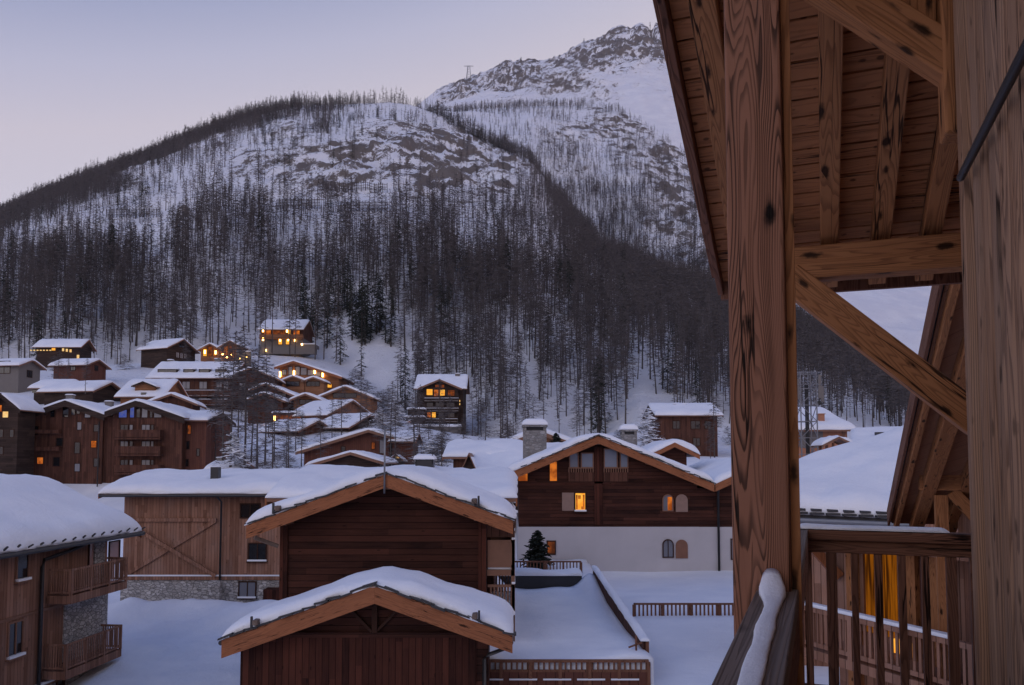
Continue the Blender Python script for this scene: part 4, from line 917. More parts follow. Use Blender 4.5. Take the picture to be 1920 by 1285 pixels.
B(-.5, 223, 769, 238, 783, pane='lit_blue', mull=0); B(-.5, 244, 763, 252, 783, pane='lit_blue', mull=0)
for u0, u1 in ((256, 263), (266, 277), (281, 286), (289, 303)): B(-.5, u0, 764 if u0 < 280 else 770, u1, 783, pane='glass_blind' if u0 in (266, 289) else 'glass', mull=0)
for v0, v1 in ((797, 812), (828, 843), (863, 878), (898, 912)):
    for u0, u1 in ((226, 240), (243, 249), (266, 281), (283, 288)): B(-.5, u0, v0, u1, v1, pane='curtain_grey' if (u0 + v0) % 3 else 'glass', mull=1 if u1 - u0 > 10 else 0)
    balpx(h, fr, 212, 300, v1 + 9, -.5, 1.1, rh=1.0, mat='brown_boards', slat=.3, snow=False, solid=True)
for q in ((171, 827, 181, 839, 'lit_orange'), (70, 858, 81, 870, 'lit_orange'), (159, 769, 170, 783, 'glass_pale'), (144, 764, 150, 776, 'glass'), (134, 763, 141, 778, 'glass'), (118, 764, 129, 782, 'glass'), (95, 768, 103, 782, 'glass'), (145, 792, 153, 806, 'glass_blind'), (176, 797, 186, 809, 'glass'), (176, 860, 186, 875, 'glass'), (106, 822, 118, 836, 'glass'), (140, 830, 150, 850, 'glass'), (60, 800, 72, 815, 'glass'), (100, 858, 112, 874, 'glass'), (140, 870, 150, 884, 'glass_blind')):
    B(0, *q[:4], pane=q[4], mull=0)
for q in ((333, 796, 338, 809, 'glass'), (352, 798, 358, 814, 'lit_dim'), (331, 828, 336, 842, 'glass'), (350, 828, 355, 842, 'glass'), (369, 842, 374, 855, 'glass'), (329, 858, 335, 876, 'lit_orange'), (349, 862, 353, 874, 'glass')): B(.6, *q[:4], pane=q[4], mull=0)
boxpx(h, fr, 'balcony', 'brown_boards', 42, 838, 110, 846, -.8, -.005); boxpx(h, fr, 'balcony', 'brown_boards', 42, 806, 110, 813, -.8, -.005)
pb_ = fr.hy(189, 800, -.2); pipe(h, [(pb_.x, -.62, 9.5), (pb_.x, -.62, -1)], .08, mat='metal_dark')
fr = Fr(P(-20, 930, 96)); h = fr.empty('stone_house', 'dark stone fronted house at the left edge with a bright square lit window', 'house')
gable_front(h, fr, (-52, 777), (0, 737), (38, 772), 3.5, 0, .8, .9, -3, snow=.4, wall='dark_boards', fh=.5, res=.8, seed=11.1, barge='dark_boards', e=.6)
for q in ((5, 772, 16, 783, 'lit_pale'), (-6, 760, 4, 772, 'lit_orange'), (-1, 806, 6, 820, 'glass'), (-1, 838, 6, 852, 'glass'), (18, 806, 26, 820, 'glass')): winpx(h, fr, 'f', 0, *q[:4], pane=q[4], mull=0)
# dormer house, side gable, low roofs
fr = Fr(P(262, 762, 122)); h = fr.empty('dormer_house', 'snow roofed house with an orange brown dormer above the apartment block', 'house', 'chalets on the slope')
ro, _, _ = eave_front(h, fr, 214, 306, 744, 713, 9, 0, .6, .8, -3, snow=.45, wall='warm_boards', fh=.3, res=.8, seed=12.1, e=.7)
gable_front(h, fr, (246, 725), (268, 715), (293, 727), 4, .2, .35, .5, fr.hy(270, 742, .2).z, slope=.4, snow=.3, wall='warm_boards', fh=.22, res=.5, seed=12.4, barge='dark_boards', e=.4)
boxpx(h, fr, 'skylight', 'glass', 264, 736, 273, 742, -.75, -.3)
small_house('gabled_house', 'small brown gable poking up behind the right end of the apartment block', 322, 772, 112, 5.5, 6, 1.2, 12, snow=.45, wins=[('f', 0, .2, 1.4, .8, 'glass')])
fr = Fr(P(355, 768, 151)); h = fr.empty('hotel', 'long brown hotel with shed dormers in a snow roof and a snowy balcony line', 'hotel')
ro, rz_, _ = eave_front(h, fr, 273, 436, 709, 680, 11, 0, .8, 1.0, -3, snow=.45, wall='brown_boards', fh=.3, res=.8, seed=13.1, e=.7)
for u0, u1 in ((297, 334), (345, 366), (374, 395), (405, 425)):
    a, b = fr.hy(u0, 701, .8), fr.hy(u1, 693, .8); d_ = MB().box((a.x, .4, a.z), (b.x, 2.2, b.z)).build('dormer', 'dark_boards', h)
    fbox(MB(), FF(.39), a.x + .2, b.x - .2, .002, .05, a.z + .15, b.z - .12).build('pane', 'glass', d_)
    snow_sheet('snow_cover', d_, a.x - .2, b.x + .2, .25, 2.4, lambda x, y, z=b.z: z + .004, .3, .4, .5, u0, .03, 0)
for u0, u1 in ((342, 356), (374, 388), (406, 416), (420, 428)):
    winpx(h, fr, 'f', 0, u0, 716, u1, 729, pane='curtain_grey', mull=1, fw=.1); winpx(h, fr, 'f', 0, u0, 738, u1, 751, pane='curtain_grey', mull=1, fw=.1)
for u0, u1 in ((280, 295), (305, 318)): winpx(h, fr, 'f', 0, u0, 716, u1, 730, pane='glass', mull=1, fw=.1)
balpx(h, fr, 333, 432, 742, 0, 1.3, mat='brown_boards', slat=.3, solid=True); balpx(h, fr, 333, 432, 759, 0, 1.3, mat='brown_boards', slat=.3, solid=True)
lamps(h, fr, ((372, 757), (381, 757)), -.1, .35, .35, 'lit_pale')
for u_, v_ in ((320, 681), (408, 679)): p = fr.hy(u_, v_, 5.5); chimney(ro, p.x, 5.5, p.z - .8, p.z + .5, 1.0, .8, 'grey_plaster', .06, .2, gap=False)
small_house('hotel_annexe', 'brown gabled annexe at the right end of the long hotel, behind bare larches', 470, 770, 153, 9, 9, 6.2, 8, snow=.45, wins=[('f', -1.5, 4, 1.3, 1.3, 'curtain_grey'), ('f', 1.5, 4, 1.3, 1.3, 'glass'), ('f', 0, 1.2, 2, 1.4, 'curtain_grey')])
small_house('small_house', 'small red brown house with one snow slope, left of the dark gabled house', 180, 704, 165, 6, 7.5, 1.9, 80, snow=.5, wall='red_boards', wins=[('f', 0, 1, 1, 1, 'glass'), ('l', 3, .8, 1, 1.2, 'glass')])
small_house('small_house', 'pale rendered house with a snow slope at the left edge of the village', 54, 737, 150, 5.5, 5.5, 5.0, 82, snow=.5, wall='grey_plaster', wins=[('f', 0, 3, 1.2, 1.2, 'glass'), ('l', 3, 3.5, 2.4, 2.2, 'glass')])
small_house('small_house', 'grey brown house with a snowy tree shadowed roof just above the apartment block', 202, 752, 127, 7, 8.5, 1.4, 80, snow=.5, wall='dark_boards')
fr = Fr(P(88, 742, 129)); h = fr.empty('low_house', 'low flat looking house under a thin snow roof left of centre above the block', 'house', 'chalets on the slope')
eave_front(h, fr, 52, 122, 728, 715, 6, 0, .6, .7, -3, snow=.5, wall='dark_boards', fh=.25, res=.8, seed=14.4, e=.8)
boxpx(h, fr, 'pane', 'glass', 60, 730, 110, 737, -.06, -.004)
fr = Fr(P(105, 672, 200)); h = fr.empty('forest_house', 'dark house among trees at upper left with a row of small bright lamps', 'house', 'chalets on the slope')
eave_front(h, fr, 60, 152, 651, 637, 5.5, 0, .8, 1.0, -4, snow=.45, wall='dark_boards', fh=.3, res=1.0, seed=15.1, e=.8)
lamps(h, fr, ((118, 656), (125, 657), (132, 658)), -.05, .4, .7, 'lit_pale'); lamps(h, fr, ((146, 669),), -.2, .5, .9, 'lit_pale'); lamps(h, fr, ((100, 655),), -.2, .8, .6, 'lit_yellow')
for u_ in range(58, 97, 6): lamps(h, fr, ((u_, 657),), -.4, .35, .25, 'lit_pale')
small_house('gabled_house', 'black brown steep gabled house left of the glowing twin gables', 340, 678, 190, 8.5, 8.5, 2.9, 66, .55, 'dark_boards', .5, [('f', -1.2, .8, .8, 1.2, 'curtain_grey'), ('f', 0, .8, .8, 1.2, 'curtain_grey'), ('f', 1.2, .8, .8, 1.2, 'curtain_grey'), ('f', 0, 3.4, 1.6, .8, 'glass')])
fr = Fr(P(410, 673, 191)); h = fr.empty('twin_gable_chalet', 'chalet with two small glowing gables on the upper slope', 'chalet', 'chalets on the slope')
gable_front(h, fr, (370, 657), (393, 644), (413, 657), 9, 0, .5, .9, -4, slope=.55, snow=.45, wall='warm_boards', fh=.3, res=.8, seed=16.1, barge='frame_wood', e=.6)
gable_front(h, fr, (406, 657), (431, 638), (445, 655), 10, -.4, .5, .9, -4, slope=.6, snow=.45, wall='warm_boards', fh=.3, res=.8, seed=16.6, barge='frame_wood', e=.6)
for q, pn in (((381, 655, 388, 668), 'lit_yellow'), ((390, 650, 398, 668), 'lit_dim'), ((400, 657, 406, 668), 'lit_orange')): winpx(h, fr, 'f', 0, *q, pane=pn, mull=0)
for q, pn in (((420, 650, 427, 668), 'lit_orange'), ((430, 648, 436, 670), 'lit_dim')): winpx(h, fr, 'f', -.4, *q, pane=pn, mull=0)
lamps(h, fr, ((384, 660), (404, 661)), 0, .3, .8); lamps(h, fr, ((417, 664), (425, 670), (434, 666)), -.4, .3, .4)
fr = Fr(P(456, 672, 190)); h = fr.empty('terrace_wall', 'stone terrace wall lit warm yellow beside the twin gabled chalet', 'wall')
MB().box((-1.6, 0, -2), (1.8, .4, 1.6)).build('wall', 'grey_plaster', h); snow_sheet('snow_cover', h, -1.7, 1.9, -.1, .5, lambda x, y: 1.602, .25, .2, .3, 3, .03, 0)
MB().box((-.6, -1.3, -.3), (-.3, -1.0, .0)).build('lamp', 'lamp', h); MB().box((.9, -1.1, .1), (1.2, -.8, .4)).build('lamp', 'lamp', h)
# lit square chalet
fr = Fr(P(526, 658, 217)); h = fr.empty('lit_chalet', 'square chalet on the upper slope glowing orange under a flat white snow roof', 'chalet')
ro, _, _ = eave_front(h, fr, 483, 569, 618, 601, 10, 0, .5, 1.3, -4, snow=.5, wall='brown_boards', fh=.35, res=1.0, seed=17.1, e=.6, base='grey_plaster', hb=fr.hy(520, 634, 0).z, barge='frame_wood')
for q, pn in (((495, 619, 508, 631), 'lit_orange'), ((511, 620, 535, 631), 'lit_dim'), ((540, 619, 545, 632), 'lit_yellow'), ((550, 620, 562, 631), 'lit_orange'), ((522, 635, 529, 646), 'lit_yellow'), ((536, 635, 544, 646), 'lit_yellow')): winpx(h, fr, 'f', -.06 if q[1] > 632 else 0, *q, pane=pn, mull=0, fw=.12)
lamps(h, fr, ((493, 620), (493, 636), (538, 621), (553, 638), (551, 656), (525, 638), (540, 637)), -.06, .35, .7)
balpx(h, fr, 486, 567, 634, 0, 1.4, mat='warm_boards', slat=.3, solid=True, snow=False)
boxpx(h, fr, 'terrace', 'grey_plaster', 486, 650, 592, 664, -2.5, -1.0); boxpx(h, fr, 'terrace', 'grey_plaster', 563, 646, 592, 652, -.9, 3.0)
a, b = fr.hy(563, 646, -.9), fr.hy(592, 646, -.9); snow_sheet('snow_cover', h, a.x, b.x, -1.0, 3.0, lambda x, y, z=a.z: z + .004, .35, .4, .8, 2, .05, 0)
lamps(h, fr, ((498, 657), (566, 646)), -2.5, .35, .5)
# lit complex
fr = Fr(P(575, 738, 167)); h = fr.empty('lit_gable_chalet', 'wide gabled chalet with glowing eaves and wall lamps on the slope', 'chalet', 'chalets on the slope')
ro, _, _ = gable_front(h, fr, (514, 690), (550, 677), (641, 706), 11, 0, .9, 1.2, -4, slope=.33, snow=.42, wall='warm_boards', fh=.5, res=.7, seed=18.1, barge='barge_timber', e=.6)
for q in ((541, 688, 548, 703), (554, 688, 562, 703), (564, 690, 575, 703), (577, 694, 589, 704), (592, 698, 601, 706), (529, 694, 537, 703)): winpx(h, fr, 'f', 0, *q, pane='glass_blind', mull=0, fw=.1)
lamps(h, fr, ((525, 702), (551, 700), (590, 696), (605, 702)), -.1, .3, 1.1)
winpx(h, fr, 'f', 0, 610, 721, 622, 727, pane='lit_yellow', mull=0)
for i, (a, b, c) in enumerate((((527, 715), (549, 705), (574, 716)), ((566, 716), (587, 707), (610, 718)))):
    gable_front(h, fr, a, b, c, 3.5, -5, .5, .7, -4, slope=.38, snow=.42, wall='warm_boards', fh=.3, res=.5, seed=19.1 + i, barge='frame_wood', e=.5)
    winpx(h, fr, 'f', -5, b[0] - 12, 716, b[0] + 12, 724, pane='glass', mull=2, fw=.1)
def gable_house(name, label, u, v, Y, a, b, c, depth, wall, wins=(), slope=.41, seed=0.0, snow=.45, fh=.35, ovx=.7, barge='frame_wood', cat='chalet'):
    fr = Fr(P(u, v, Y)); h = fr.empty(name, label, cat, 'chalets on the slope')
    gable_front(h, fr, a, b, c, depth, 0, ovx, .9, -4, slope=slope, snow=snow, wall=wall, fh=fh, res=.7, seed=seed, barge=barge, e=.55)
    for q, pn in wins: winpx(h, fr, 'f', 0, *q, pane=pn, mull=1, fw=.09)
    return h, fr
gable_house('gabled_chalet', 'brown chalet gable below the wide glowing chalet, behind bare larches', 505, 785, 151, (465, 733), (497, 719), (557, 742), 9, 'brown_boards', [((520, 738, 536, 748), 'glass'), ((480, 738, 494, 748), 'glass')], seed=20.1)
gable_house('gabled_chalet', 'lower front brown gable with a curved snow edge behind the larch clump', 500, 800, 146, (455, 752), (495, 736), (535, 753), 7, 'brown_boards', [((505, 756, 520, 768), 'glass')], seed=20.7)
gable_house('gabled_chalet', 'small gable tucked between the curved snow edge and the broad snow slope', 572, 775, 149, (541, 750), (572, 738), (604, 750), 7, 'warm_boards', [((562, 750, 584, 758), 'glass')], seed=21.1)
gable_house('gabled_chalet', 'gable with a pale wavy snow roof just under the bushes of the slope', 647, 765, 157, (592, 746), (647, 724), (700, 746), 8, 'warm_boards', [((625, 738, 668, 746), 'glass')], seed=21.6)
small_house('sloping_roof_chalet', 'weathered board chalet with a big bluish snow slope facing left', 656, 800, 141, 11.5, 8.5, 1.9, 60, .45, 'larch_boards', .4, [('f', -2.6, .8, .8, 1, 'glass'), ('f', -1.2, .8, .8, 1.2, 'glass')])
small_house('sloping_roof_chalet', 'grey brown chalet with a snow slope facing left and a wide dark window', 690, 818, 133, 9.5, 7, 1.4, 60, .45, 'dark_boards', .4, [('f', .8, .2, 3.2, 1.6, 'glass_blind')])
r_, f_ = small_house('low_roof_chalet', 'low snow roof with an orange lit opening at its upper left edge', 592, 818, 129, 8, 7.5, .8, 62, .40, 'brown_boards', .5)
fr = Fr(P(528, 795, 139)); h = fr.empty('garage', 'small open garage lit orange inside', 'garage')
MB().box((-1.5, 0, -2), (3.6, 3, 1.9)).build('wall', 'brown_boards', h); snow_sheet('snow_cover', h, -1.8, 3.9, -.3, 3.2, lambda x, y: 1.904, .4, .5, .6, 8, .05, 0)
MB().box((-1.2, -.05, -.3), (3.3, -.004, 1.5)).build('door', 'lit_dim', h); MB().box((-1.35, -.2, .1), (-1.05, -.01, 1.4)).build('lamp', 'lamp', h)
# big brown gable
fr = Fr(P(660, 882, 95.9)); h = fr.empty('brown_gable_chalet', 'large plain red brown gable with a dark larch in front, behind the centre chalet', 'chalet')
ro, _, _ = gable_front(h, fr, (554, 846), (691, 806), (740, 826), 11, 0, .8, .9, -3, slope=.31, snow=.42, wall='red_boards', fh=.32, res=.6, seed=23.1, barge='frame_wood', e=.6)
eave_front(h, fr, 728, 779, 828, 812, 6, -.3, .4, .7, -3, snow=.42, wall='red_boards', fh=.25, res=.6, seed=23.6, e=.6)
for q, pn in (((697, 830, 703, 842), 'lit_dim'), ((712, 826, 722, 850), 'glass_blind'), ((640, 838, 647, 846), 'glass')): winpx(h, fr, 'f', 0, *q, pane=pn, mull=0)
gable_front(h, fr, (729, 862), (742, 851), (758, 862), 2, -4, .3, .4, -1, snow=.15, wall='dark_boards', fh=.15, th=.08, res=.4, seed=23.9, e=.3)
lamps(h, fr, ((745, 858),), -4.1, .35, .2, 'lit_pale')
gable_house('dark_gable', 'dark low gable with a thin snow edge directly behind the centre chalet roof', 657, 890, 80.9, (572, 871), (657, 848), (723, 872), 7, 'dark_boards', (), .30, 24.1, .3, .28)
fr = Fr(P(412, 885, 93)); h = fr.empty('flat_roof_house', 'small snow covered roof with a stub chimney right of the apartment block', 'house')
ro, _, _ = eave_front(h, fr, 383, 445, 880, 867, 6, 0, .3, .5, -2, snow=.45, wall='brown_boards', fh=.2, res=.6, seed=25.1, e=.6)
p = fr.hy(412, 868, 2); chimney(ro, p.x, 2, p.z - .6, p.z + .55, .55, .55, 'chimney_stone', .06, .1, gap=False)
# chalet in front of the forest
fr = Fr(P(824, 800, 173)); h = fr.empty('tall_chalet', 'tall narrow chalet at the forest edge with a glowing gable and three balconies', 'chalet')
ro, _, _ = eave_front(h, fr, 776, 875, 729, 704, 11, .6, .8, .8, -4, snow=.5, wall='dark_boards', fh=.3, res=.9, seed=26.1, e=.7)
gable_front(h, fr, (784, 730), (824, 711), (866, 730), 6, -.6, .9, 1.2, -4, slope=.42, snow=.2, wall='dark_boards', fh=.4, res=.6, seed=26.5, e=.5, barge='frame_wood')
for q, pn in (((800, 730, 811, 741), 'lit_yellow'), ((814, 731, 822, 743), 'lit_orange'), ((825, 731, 834, 742), 'lit_yellow'), ((840, 732, 852, 742), 'lit_dim'), ((816, 722, 823, 727), 'lit_dim'), ((826, 722, 833, 727), 'lit_dim'), ((801, 771, 808, 783), 'lit_orange'), ((810, 771, 817, 783), 'lit_yellow'), ((800, 750, 812, 763), 'glass'), ((817, 750, 832, 763), 'glass'), ((838, 750, 852, 763), 'glass'), ((822, 770, 832, 783), 'glass'), ((840, 770, 852, 783), 'glass')): winpx(h, fr, 'f', -.6, *q, pane=pn, mull=0, fw=.1)
for u0, u1, v_ in ((795, 860, 752), (783, 860, 771), (794, 858, 791)): balpx(h, fr, u0, u1, v_, -.6, 1.3, rh=.6, mat='dark_boards', slat=.4, solid=True)
p = fr.hy(858, 712, 5); chimney(ro, p.x, 5, p.z - 1.5, p.z + 1.2, 1.0, .9, 'grey_plaster', .08, .2, gap=False)
lamps(h, fr, ((862, 752), (862, 758)), -.3, .15, .4, 'lit_pale')
fr = Fr(P(774, 797, 168)); h = fr.empty('annexe', 'low flat roofed annexe with snow ledges left of the tall forest edge chalet', 'annexe')
MB().box((-2.0, 0, -3), (2.2, 4, 1.4)).build('wall', 'dark_boards', h); MB().box((-2.3, -.4, 1.402), (2.5, 4.2, 1.6)).build('roof', 'dark_boards', h); snow_sheet('snow_cover', h, -2.3, 2.5, -.4, 4.2, lambda x, y: 1.604, .45, .5, .7, 4, .05, 0)
MB().box((-1.2, 1.2, 1.61), (2.2, 4, 3.4)).build('upper_wall', 'dark_boards', h); snow_sheet('snow_cover', h, -1.5, 2.5, .9, 4.2, lambda x, y: 3.404, .45, .5, .7, 5, .05, 0)
fbox(MB(), FF(0), -1.2, -.5, .003, .05, -.3, .8).build('pane', 'lit_dim', h)
fr = Fr(P(815, 806, 158)); h = fr.empty('retaining_wall', 'low snow capped retaining wall below the tall forest edge chalet', 'wall')
MB().box((-5.8, 0, -2), (5.2, .6, .6)).build('wall', 'grey_plaster', h); snow_sheet('snow_cover', h, -5.9, 5.3, -.15, .9, lambda x, y: .604, .55, .3, .5, 6, .06, 0)
# dark block right of the white chalet
fr = Fr(P(1292, 862, 121)); h = fr.empty('dark_house', 'flat fronted dark brown house with a snow roof at the foot of the forest', 'house')
ro, _, _ = eave_front(h, fr, 1228, 1356, 779, 760, 10, 0, .7, .8, -3, snow=.5, wall='brown_boards', fh=.35, res=.9, seed=27.1, barge='dark_boards', e=.7)
for q in ((1262, 790, 1274, 804), (1296, 790, 1312, 804), (1322, 790, 1332, 804), (1262, 822, 1274, 836), (1300, 822, 1312, 836)): winpx(h, fr, 'f', 0, *q, pane='glass', mull=1, fw=.1)
for u_ in (1265, 1283): p = fr.hy(u_, 766, 4); chimney(ro, p.x, 4, p.z - 1.2, p.z + .6, .6, .6, 'grey_plaster', .05, .15, gap=False)
# --- right hand roofs
def quad_roof(root, A_, B_, C_, D_, t, seed, name='roof'):
    f = lambda s, r, k: (A_[k] * (1 - s) + B_[k] * s) * (1 - r) + (D_[k] * (1 - s) + C_[k] * s) * r
    j = lambda s, r, *q: (f(s, r, 0), f(s, r, 1))
    o = MB().slab(rng(0, 1, .1), rng(0, 1, .1), lambda s, r: f(s, r, 2), lambda s, r: f(s, r, 2) - .15, j).build(name, 'slate', root)
    sd = Vector((seed, seed * 2, 0))
    def top(s, r):
        k = 1.0
        for d in (s * 9, (1 - s) * 9, r * 9, (1 - r) * 9):
            if d < .6: k *= .25 + .75 * math.sqrt(max(0, 1 - (1 - d / .6) ** 2))
        return f(s, r, 2) + .01 + (t + mnoise.noise(Vector((s * 5, r * 5, 0)) + sd) * .12) * k
    MB().slab(edge_rng(0, 1, .03, .07), edge_rng(0, 1, .03, .07), top, lambda s, r: f(s, r, 2) + .004, j).build('snow_cover', 'snow', o, smooth=True)
    return o, f
h = empty('broad_roof_house', P(1560, 1075, 26), 0, 'house with a broad snow roof seen past the post, dark slates along its eave', 'house')
O_ = h.location; rel = lambda p: p - O_
A_, B_, C_, D_ = [rel(q) for q in (P(1425, 962, 24), P(1700, 974, 23.5), P(1735, 802, 32), P(1425, 906, 28.5))]
ro, fq = quad_roof(h, A_, B_, C_, D_, .5, 3.3)
MB().prism([(A_.x + .5, A_.y + .9), (B_.x - .4, B_.y + .9), (C_.x, C_.y), (D_.x, D_.y)], lambda a, b: (a, b, -6), lambda a, b: (a, b, A_.z - .45)).build('wall', 'larch_boards', h)
MB().tube([A_ + Vector((0, -.1, -.16)), B_ + Vector((0, -.1, -.16))], .08, 8).build('gutter', 'metal_grey', ro)
for i in range(9):
    s = (i + .5) / 9; p = A_.lerp(B_, s); MB().box((p.x - .19, p.y - .12, p.z + .02), (p.x + .19, p.y + .4, p.z + .09)).add([(p.x - .15, p.y - .05, p.z + .12), (p.x + .15, p.y - .05, p.z + .12), (p.x + .19, p.y + .3, p.z + .28), (p.x - .19, p.y + .3, p.z + .28), (p.x - .15, p.y - .05, p.z + .17), (p.x + .15, p.y - .05, p.z + .17), (p.x + .19, p.y + .3, p.z + .33), (p.x - .19, p.y + .3, p.z + .33)], [(0, 3, 2, 1), (4, 5, 6, 7), (0, 1, 5, 4), (1, 2, 6, 5), (2, 3, 7, 6), (3, 0, 4, 7)]).build('snow_guard', 'slate', ro)
h = empty('smooth_roof_house', P(1660, 900, 46), 0, 'low house that shows only a smooth white snow roof beyond the broad one', 'house')
O_ = h.location; A2, B2, C2, D2 = [rel(q) for q in (P(1590, 872, 44), P(1810, 872, 44), P(1815, 806, 54), P(1594, 812, 54))]
ro, _ = quad_roof(h, A2, B2, C2, D2, .45, 5.1)
MB().prism([(A2.x + .6, A2.y + .8), (B2.x - .6, B2.y + .8), (C2.x - .6, C2.y - .3), (D2.x + .9, D2.y - .3)], lambda a, b: (a, b, -4), lambda a, b: (a, b, A2.z - .3)).build('wall', 'larch_boards', h)
q_ = rel(P(1649, 812, 50)); MB().box((q_.x - .22, q_.y - .2, q_.z - .9), (q_.x + .22, q_.y + .2, q_.z + .05)).build('vent', 'slate', ro)
fr = Fr(P(1550, 835, 71)); h = fr.empty('brick_house', 'house with an orange brown wall and stub chimney behind the phone mast', 'house')
ro, _, _ = eave_front(h, fr, 1470, 1606, 806, 786, 7, 0, .5, .8, -4, snow=.5, wall='brick_orange', fh=.5, res=.6, seed=29.1, barge='barge_timber', e=.6)
eave_front(h, fr, 1440, 1576, 790, 770, 7, 6.5, .4, .5, -4, snow=.5, wall='brick_orange', fh=.2, res=.6, seed=29.5, e=.8)
p = fr.hy(1541, 797, .6); q = fr.hy(1541, 777, .6); chimney(ro, p.x, .8, p.z - .5, q.z, .5, .5, 'brick_orange', .06, .1, gap=False)
boxpx(h, fr, 'corner_board', 'grey_plaster', 1500, 808, 1543, 840, -.06, -.004); boxpx(h, fr, 'post', 'frame_wood', 1580, 808, 1584, 830, -.1, -.005)
fr = Fr(P(1570, 846, 43)); h = fr.empty('roof_vent', 'tiny open sided roof turret with a snow cap on the snow roof', 'roof vent')
mb = MB()
for x_ in (-.55, .55):
    for y_ in (.05, .95): mb.box((x_ - .06, y_ - .06, -.3), (x_ + .06, y_ + .06, .44))
for x_ in (-.2, .2): mb.box((x_ - .05, 0, -.3), (x_ + .05, .1, .44))
mb.build('posts', 'dark_rail_timber', h)
wing(h, -.6, .6, 0, 1.0, 0, .42, .5, None, 'y', .3, .25, .2, fh=.12, th=.05, res=.15, seed=30.1, e=.2, wall_on=False, amp=.02, barge='frame_wood')
# lattice phone mast
fr = Fr(P(1513, 852, 58)); h = fr.empty('phone_mast', 'grey lattice phone mast with panel antennas near its top', 'mast')
top_z = fr.hy(1513, 700, 0).z; hw = .58; mb = MB()
for sx in (-1, 1):
    for sy in (-1, 1): mb.beam((sx * hw, sy * hw, -2), (sx * hw, sy * hw, top_z), .07, .07)
mb.build('legs', 'galvanised', h); mb = MB(); nb_ = 5
for i in range(nb_ + 1):
    z = top_z * i / nb_
    for s in (-1, 1): mb.beam((-hw, s * hw, z), (hw, s * hw, z), .05, .05); mb.beam((s * hw, -hw, z), (s * hw, hw, z), .05, .05)
    if i < nb_:
        z2 = top_z * (i + 1) / nb_; k = 1 if i % 2 else -1
        for s in (-1, 1): mb.beam((-hw * k, s * hw, z), (hw * k, s * hw, z2), .045, .045); mb.beam((s * hw, -hw * k, z), (s * hw, hw * k, z2), .045, .045)
mb.build('lattice', 'galvanised', h)
mb = MB()
for k in range(6): mb.tube([(-.08 + k * .05, -.1 + .04 * (k % 2), -1), (-.08 + k * .05, -.1 + .04 * (k % 2), top_z - .8)], .03, 6)
mb.build('cables', 'slate', h)
for x_, z0, z1 in ((-.8, top_z - 2.0, top_z - .5), (.78, top_z - 1.9, top_z - .2), (.95, top_z - 2.2, top_z - 1.0), (-.95, top_z - .2, top_z + .6)): MB().box((x_ - .11, -.75, z0), (x_ + .11, -.6, z1)).build('antenna', 'grey_plaster', h, bevel=.03)
mb = MB()
for z in (top_z, top_z - .9):
    for s in (-1, 1): mb.tube([(-.95, s * .8, z), (.95, s * .8, z)], .025, 6); mb.tube([(s * .95, -.8, z), (s * .95, .8, z)], .025, 6)
mb.build('platform_rail', 'galvanised', h)
# ------------------------------------------------------------------ terrace, fences, garden
def fence(name, label, p0, p1, h, slat=.12, sw=.045, post=1.2, mat='dark_rail_timber', panel=None, snow=0.0, drop=0.0, cat='fence', slat_h=None):
    p0, p1 = Vector(p0), Vector(p1); d = p1 - p0; L = d.length; e = empty(name, p0, math.atan2(d.y, d.x), label, cat)
    sl = d.z / math.hypot(d.x, d.y); L = math.hypot(d.x, d.y); zz = lambda x: x * sl
    MB().beam((0, 0, h - .035), (L, 0, h - .035 + L * sl), .09, .07).build('top_rail', mat, e)
    b = h - (slat_h or h - .06); MB().beam((0, 0, b), (L, 0, b + L * sl), .05, .06).build('bottom_rail', mat, e)
    for q in rng(0, L, post): MB().box((q - .045, -.05, drop + zz(q)), (q + .045, .05, h - .07 + zz(q))).build('post', mat, e)
    mb = MB()
    for q in rng(.06, L - .06, slat): mb.box((q - sw / 2, -.015, b + .03 + zz(q)), (q + sw / 2, .015, h - .07 + zz(q)))
    mb.build('slats', mat, e)
    if panel: MB().prism([(0, drop), (L, drop + L * sl), (L, b - .033 + L * sl), (0, b - .033)], lambda x, z: (x, -.02, z), lambda x, z: (x, .02, z)).build('panel', panel, e)
    if snow: snow_sheet('snow_cover', e, -.03, L + .03, -.08, .08, lambda x, y: h + .002 + zz(max(0, min(L, x))), snow, .06, .25, L, .02, 0, .015)
    return e
xr0, xr1 = P(905, 1240, 22).x, P(1216, 1240, 22).x; zt = P(1000, 1237, 22).z
def terr(x, y):
    k = (y - 22) / 15
    return zt - .10 - .36 * k + .50 * math.exp(-((x + 1.0) / .6) ** 2) * (.5 + k) + .75 * math.exp(-((x - 3.6) / .55) ** 2) * max(0, k * 3 - 2.1) + .10 * mnoise.noise(Vector((x * .7, y * .35, 2))) + .25 * math.exp(-((x - 3.2) / .7) ** 2 - ((y - 22.6) / .8) ** 2)
MB().slab(rng(xr0 - .2, 3.86, .15), rng(22.07, 37.2, .3), terr, lambda x, y: -1.5).build('snow_terrace', 'snow', smooth=True)['kind'] = 'structure'
fence('terrace_fence', 'brown balustrade with board panel along the front edge of the snowy terrace', (xr0 - .3, 22, zt - 1.2), (xr1, 22, zt - 1.2), 1.2, .15, .05, .92, panel='red_boards', mat='dark_rail_timber', drop=.0, slat_h=.30)
e_ = bpy.data.objects['terrace_fence']; L_ = xr1 - xr0 + .3
for i in range(5): MB().box((.10 + i * .92, -.055, .66), (.86 + i * .92, -.022, .70)).build('snow_cover', 'snow', e_)
M['fence_boards'] = M['brown_boards']
pf = empty('parapet_fence', (3.86, 23.6, 0), R(90), 'plain brown board parapet running back along the right side of the snowy terrace', 'fence')
za, zb_ = P(1195, 1202, 23.6).z, P(1115, 1064, 38).z; L_ = 14.4
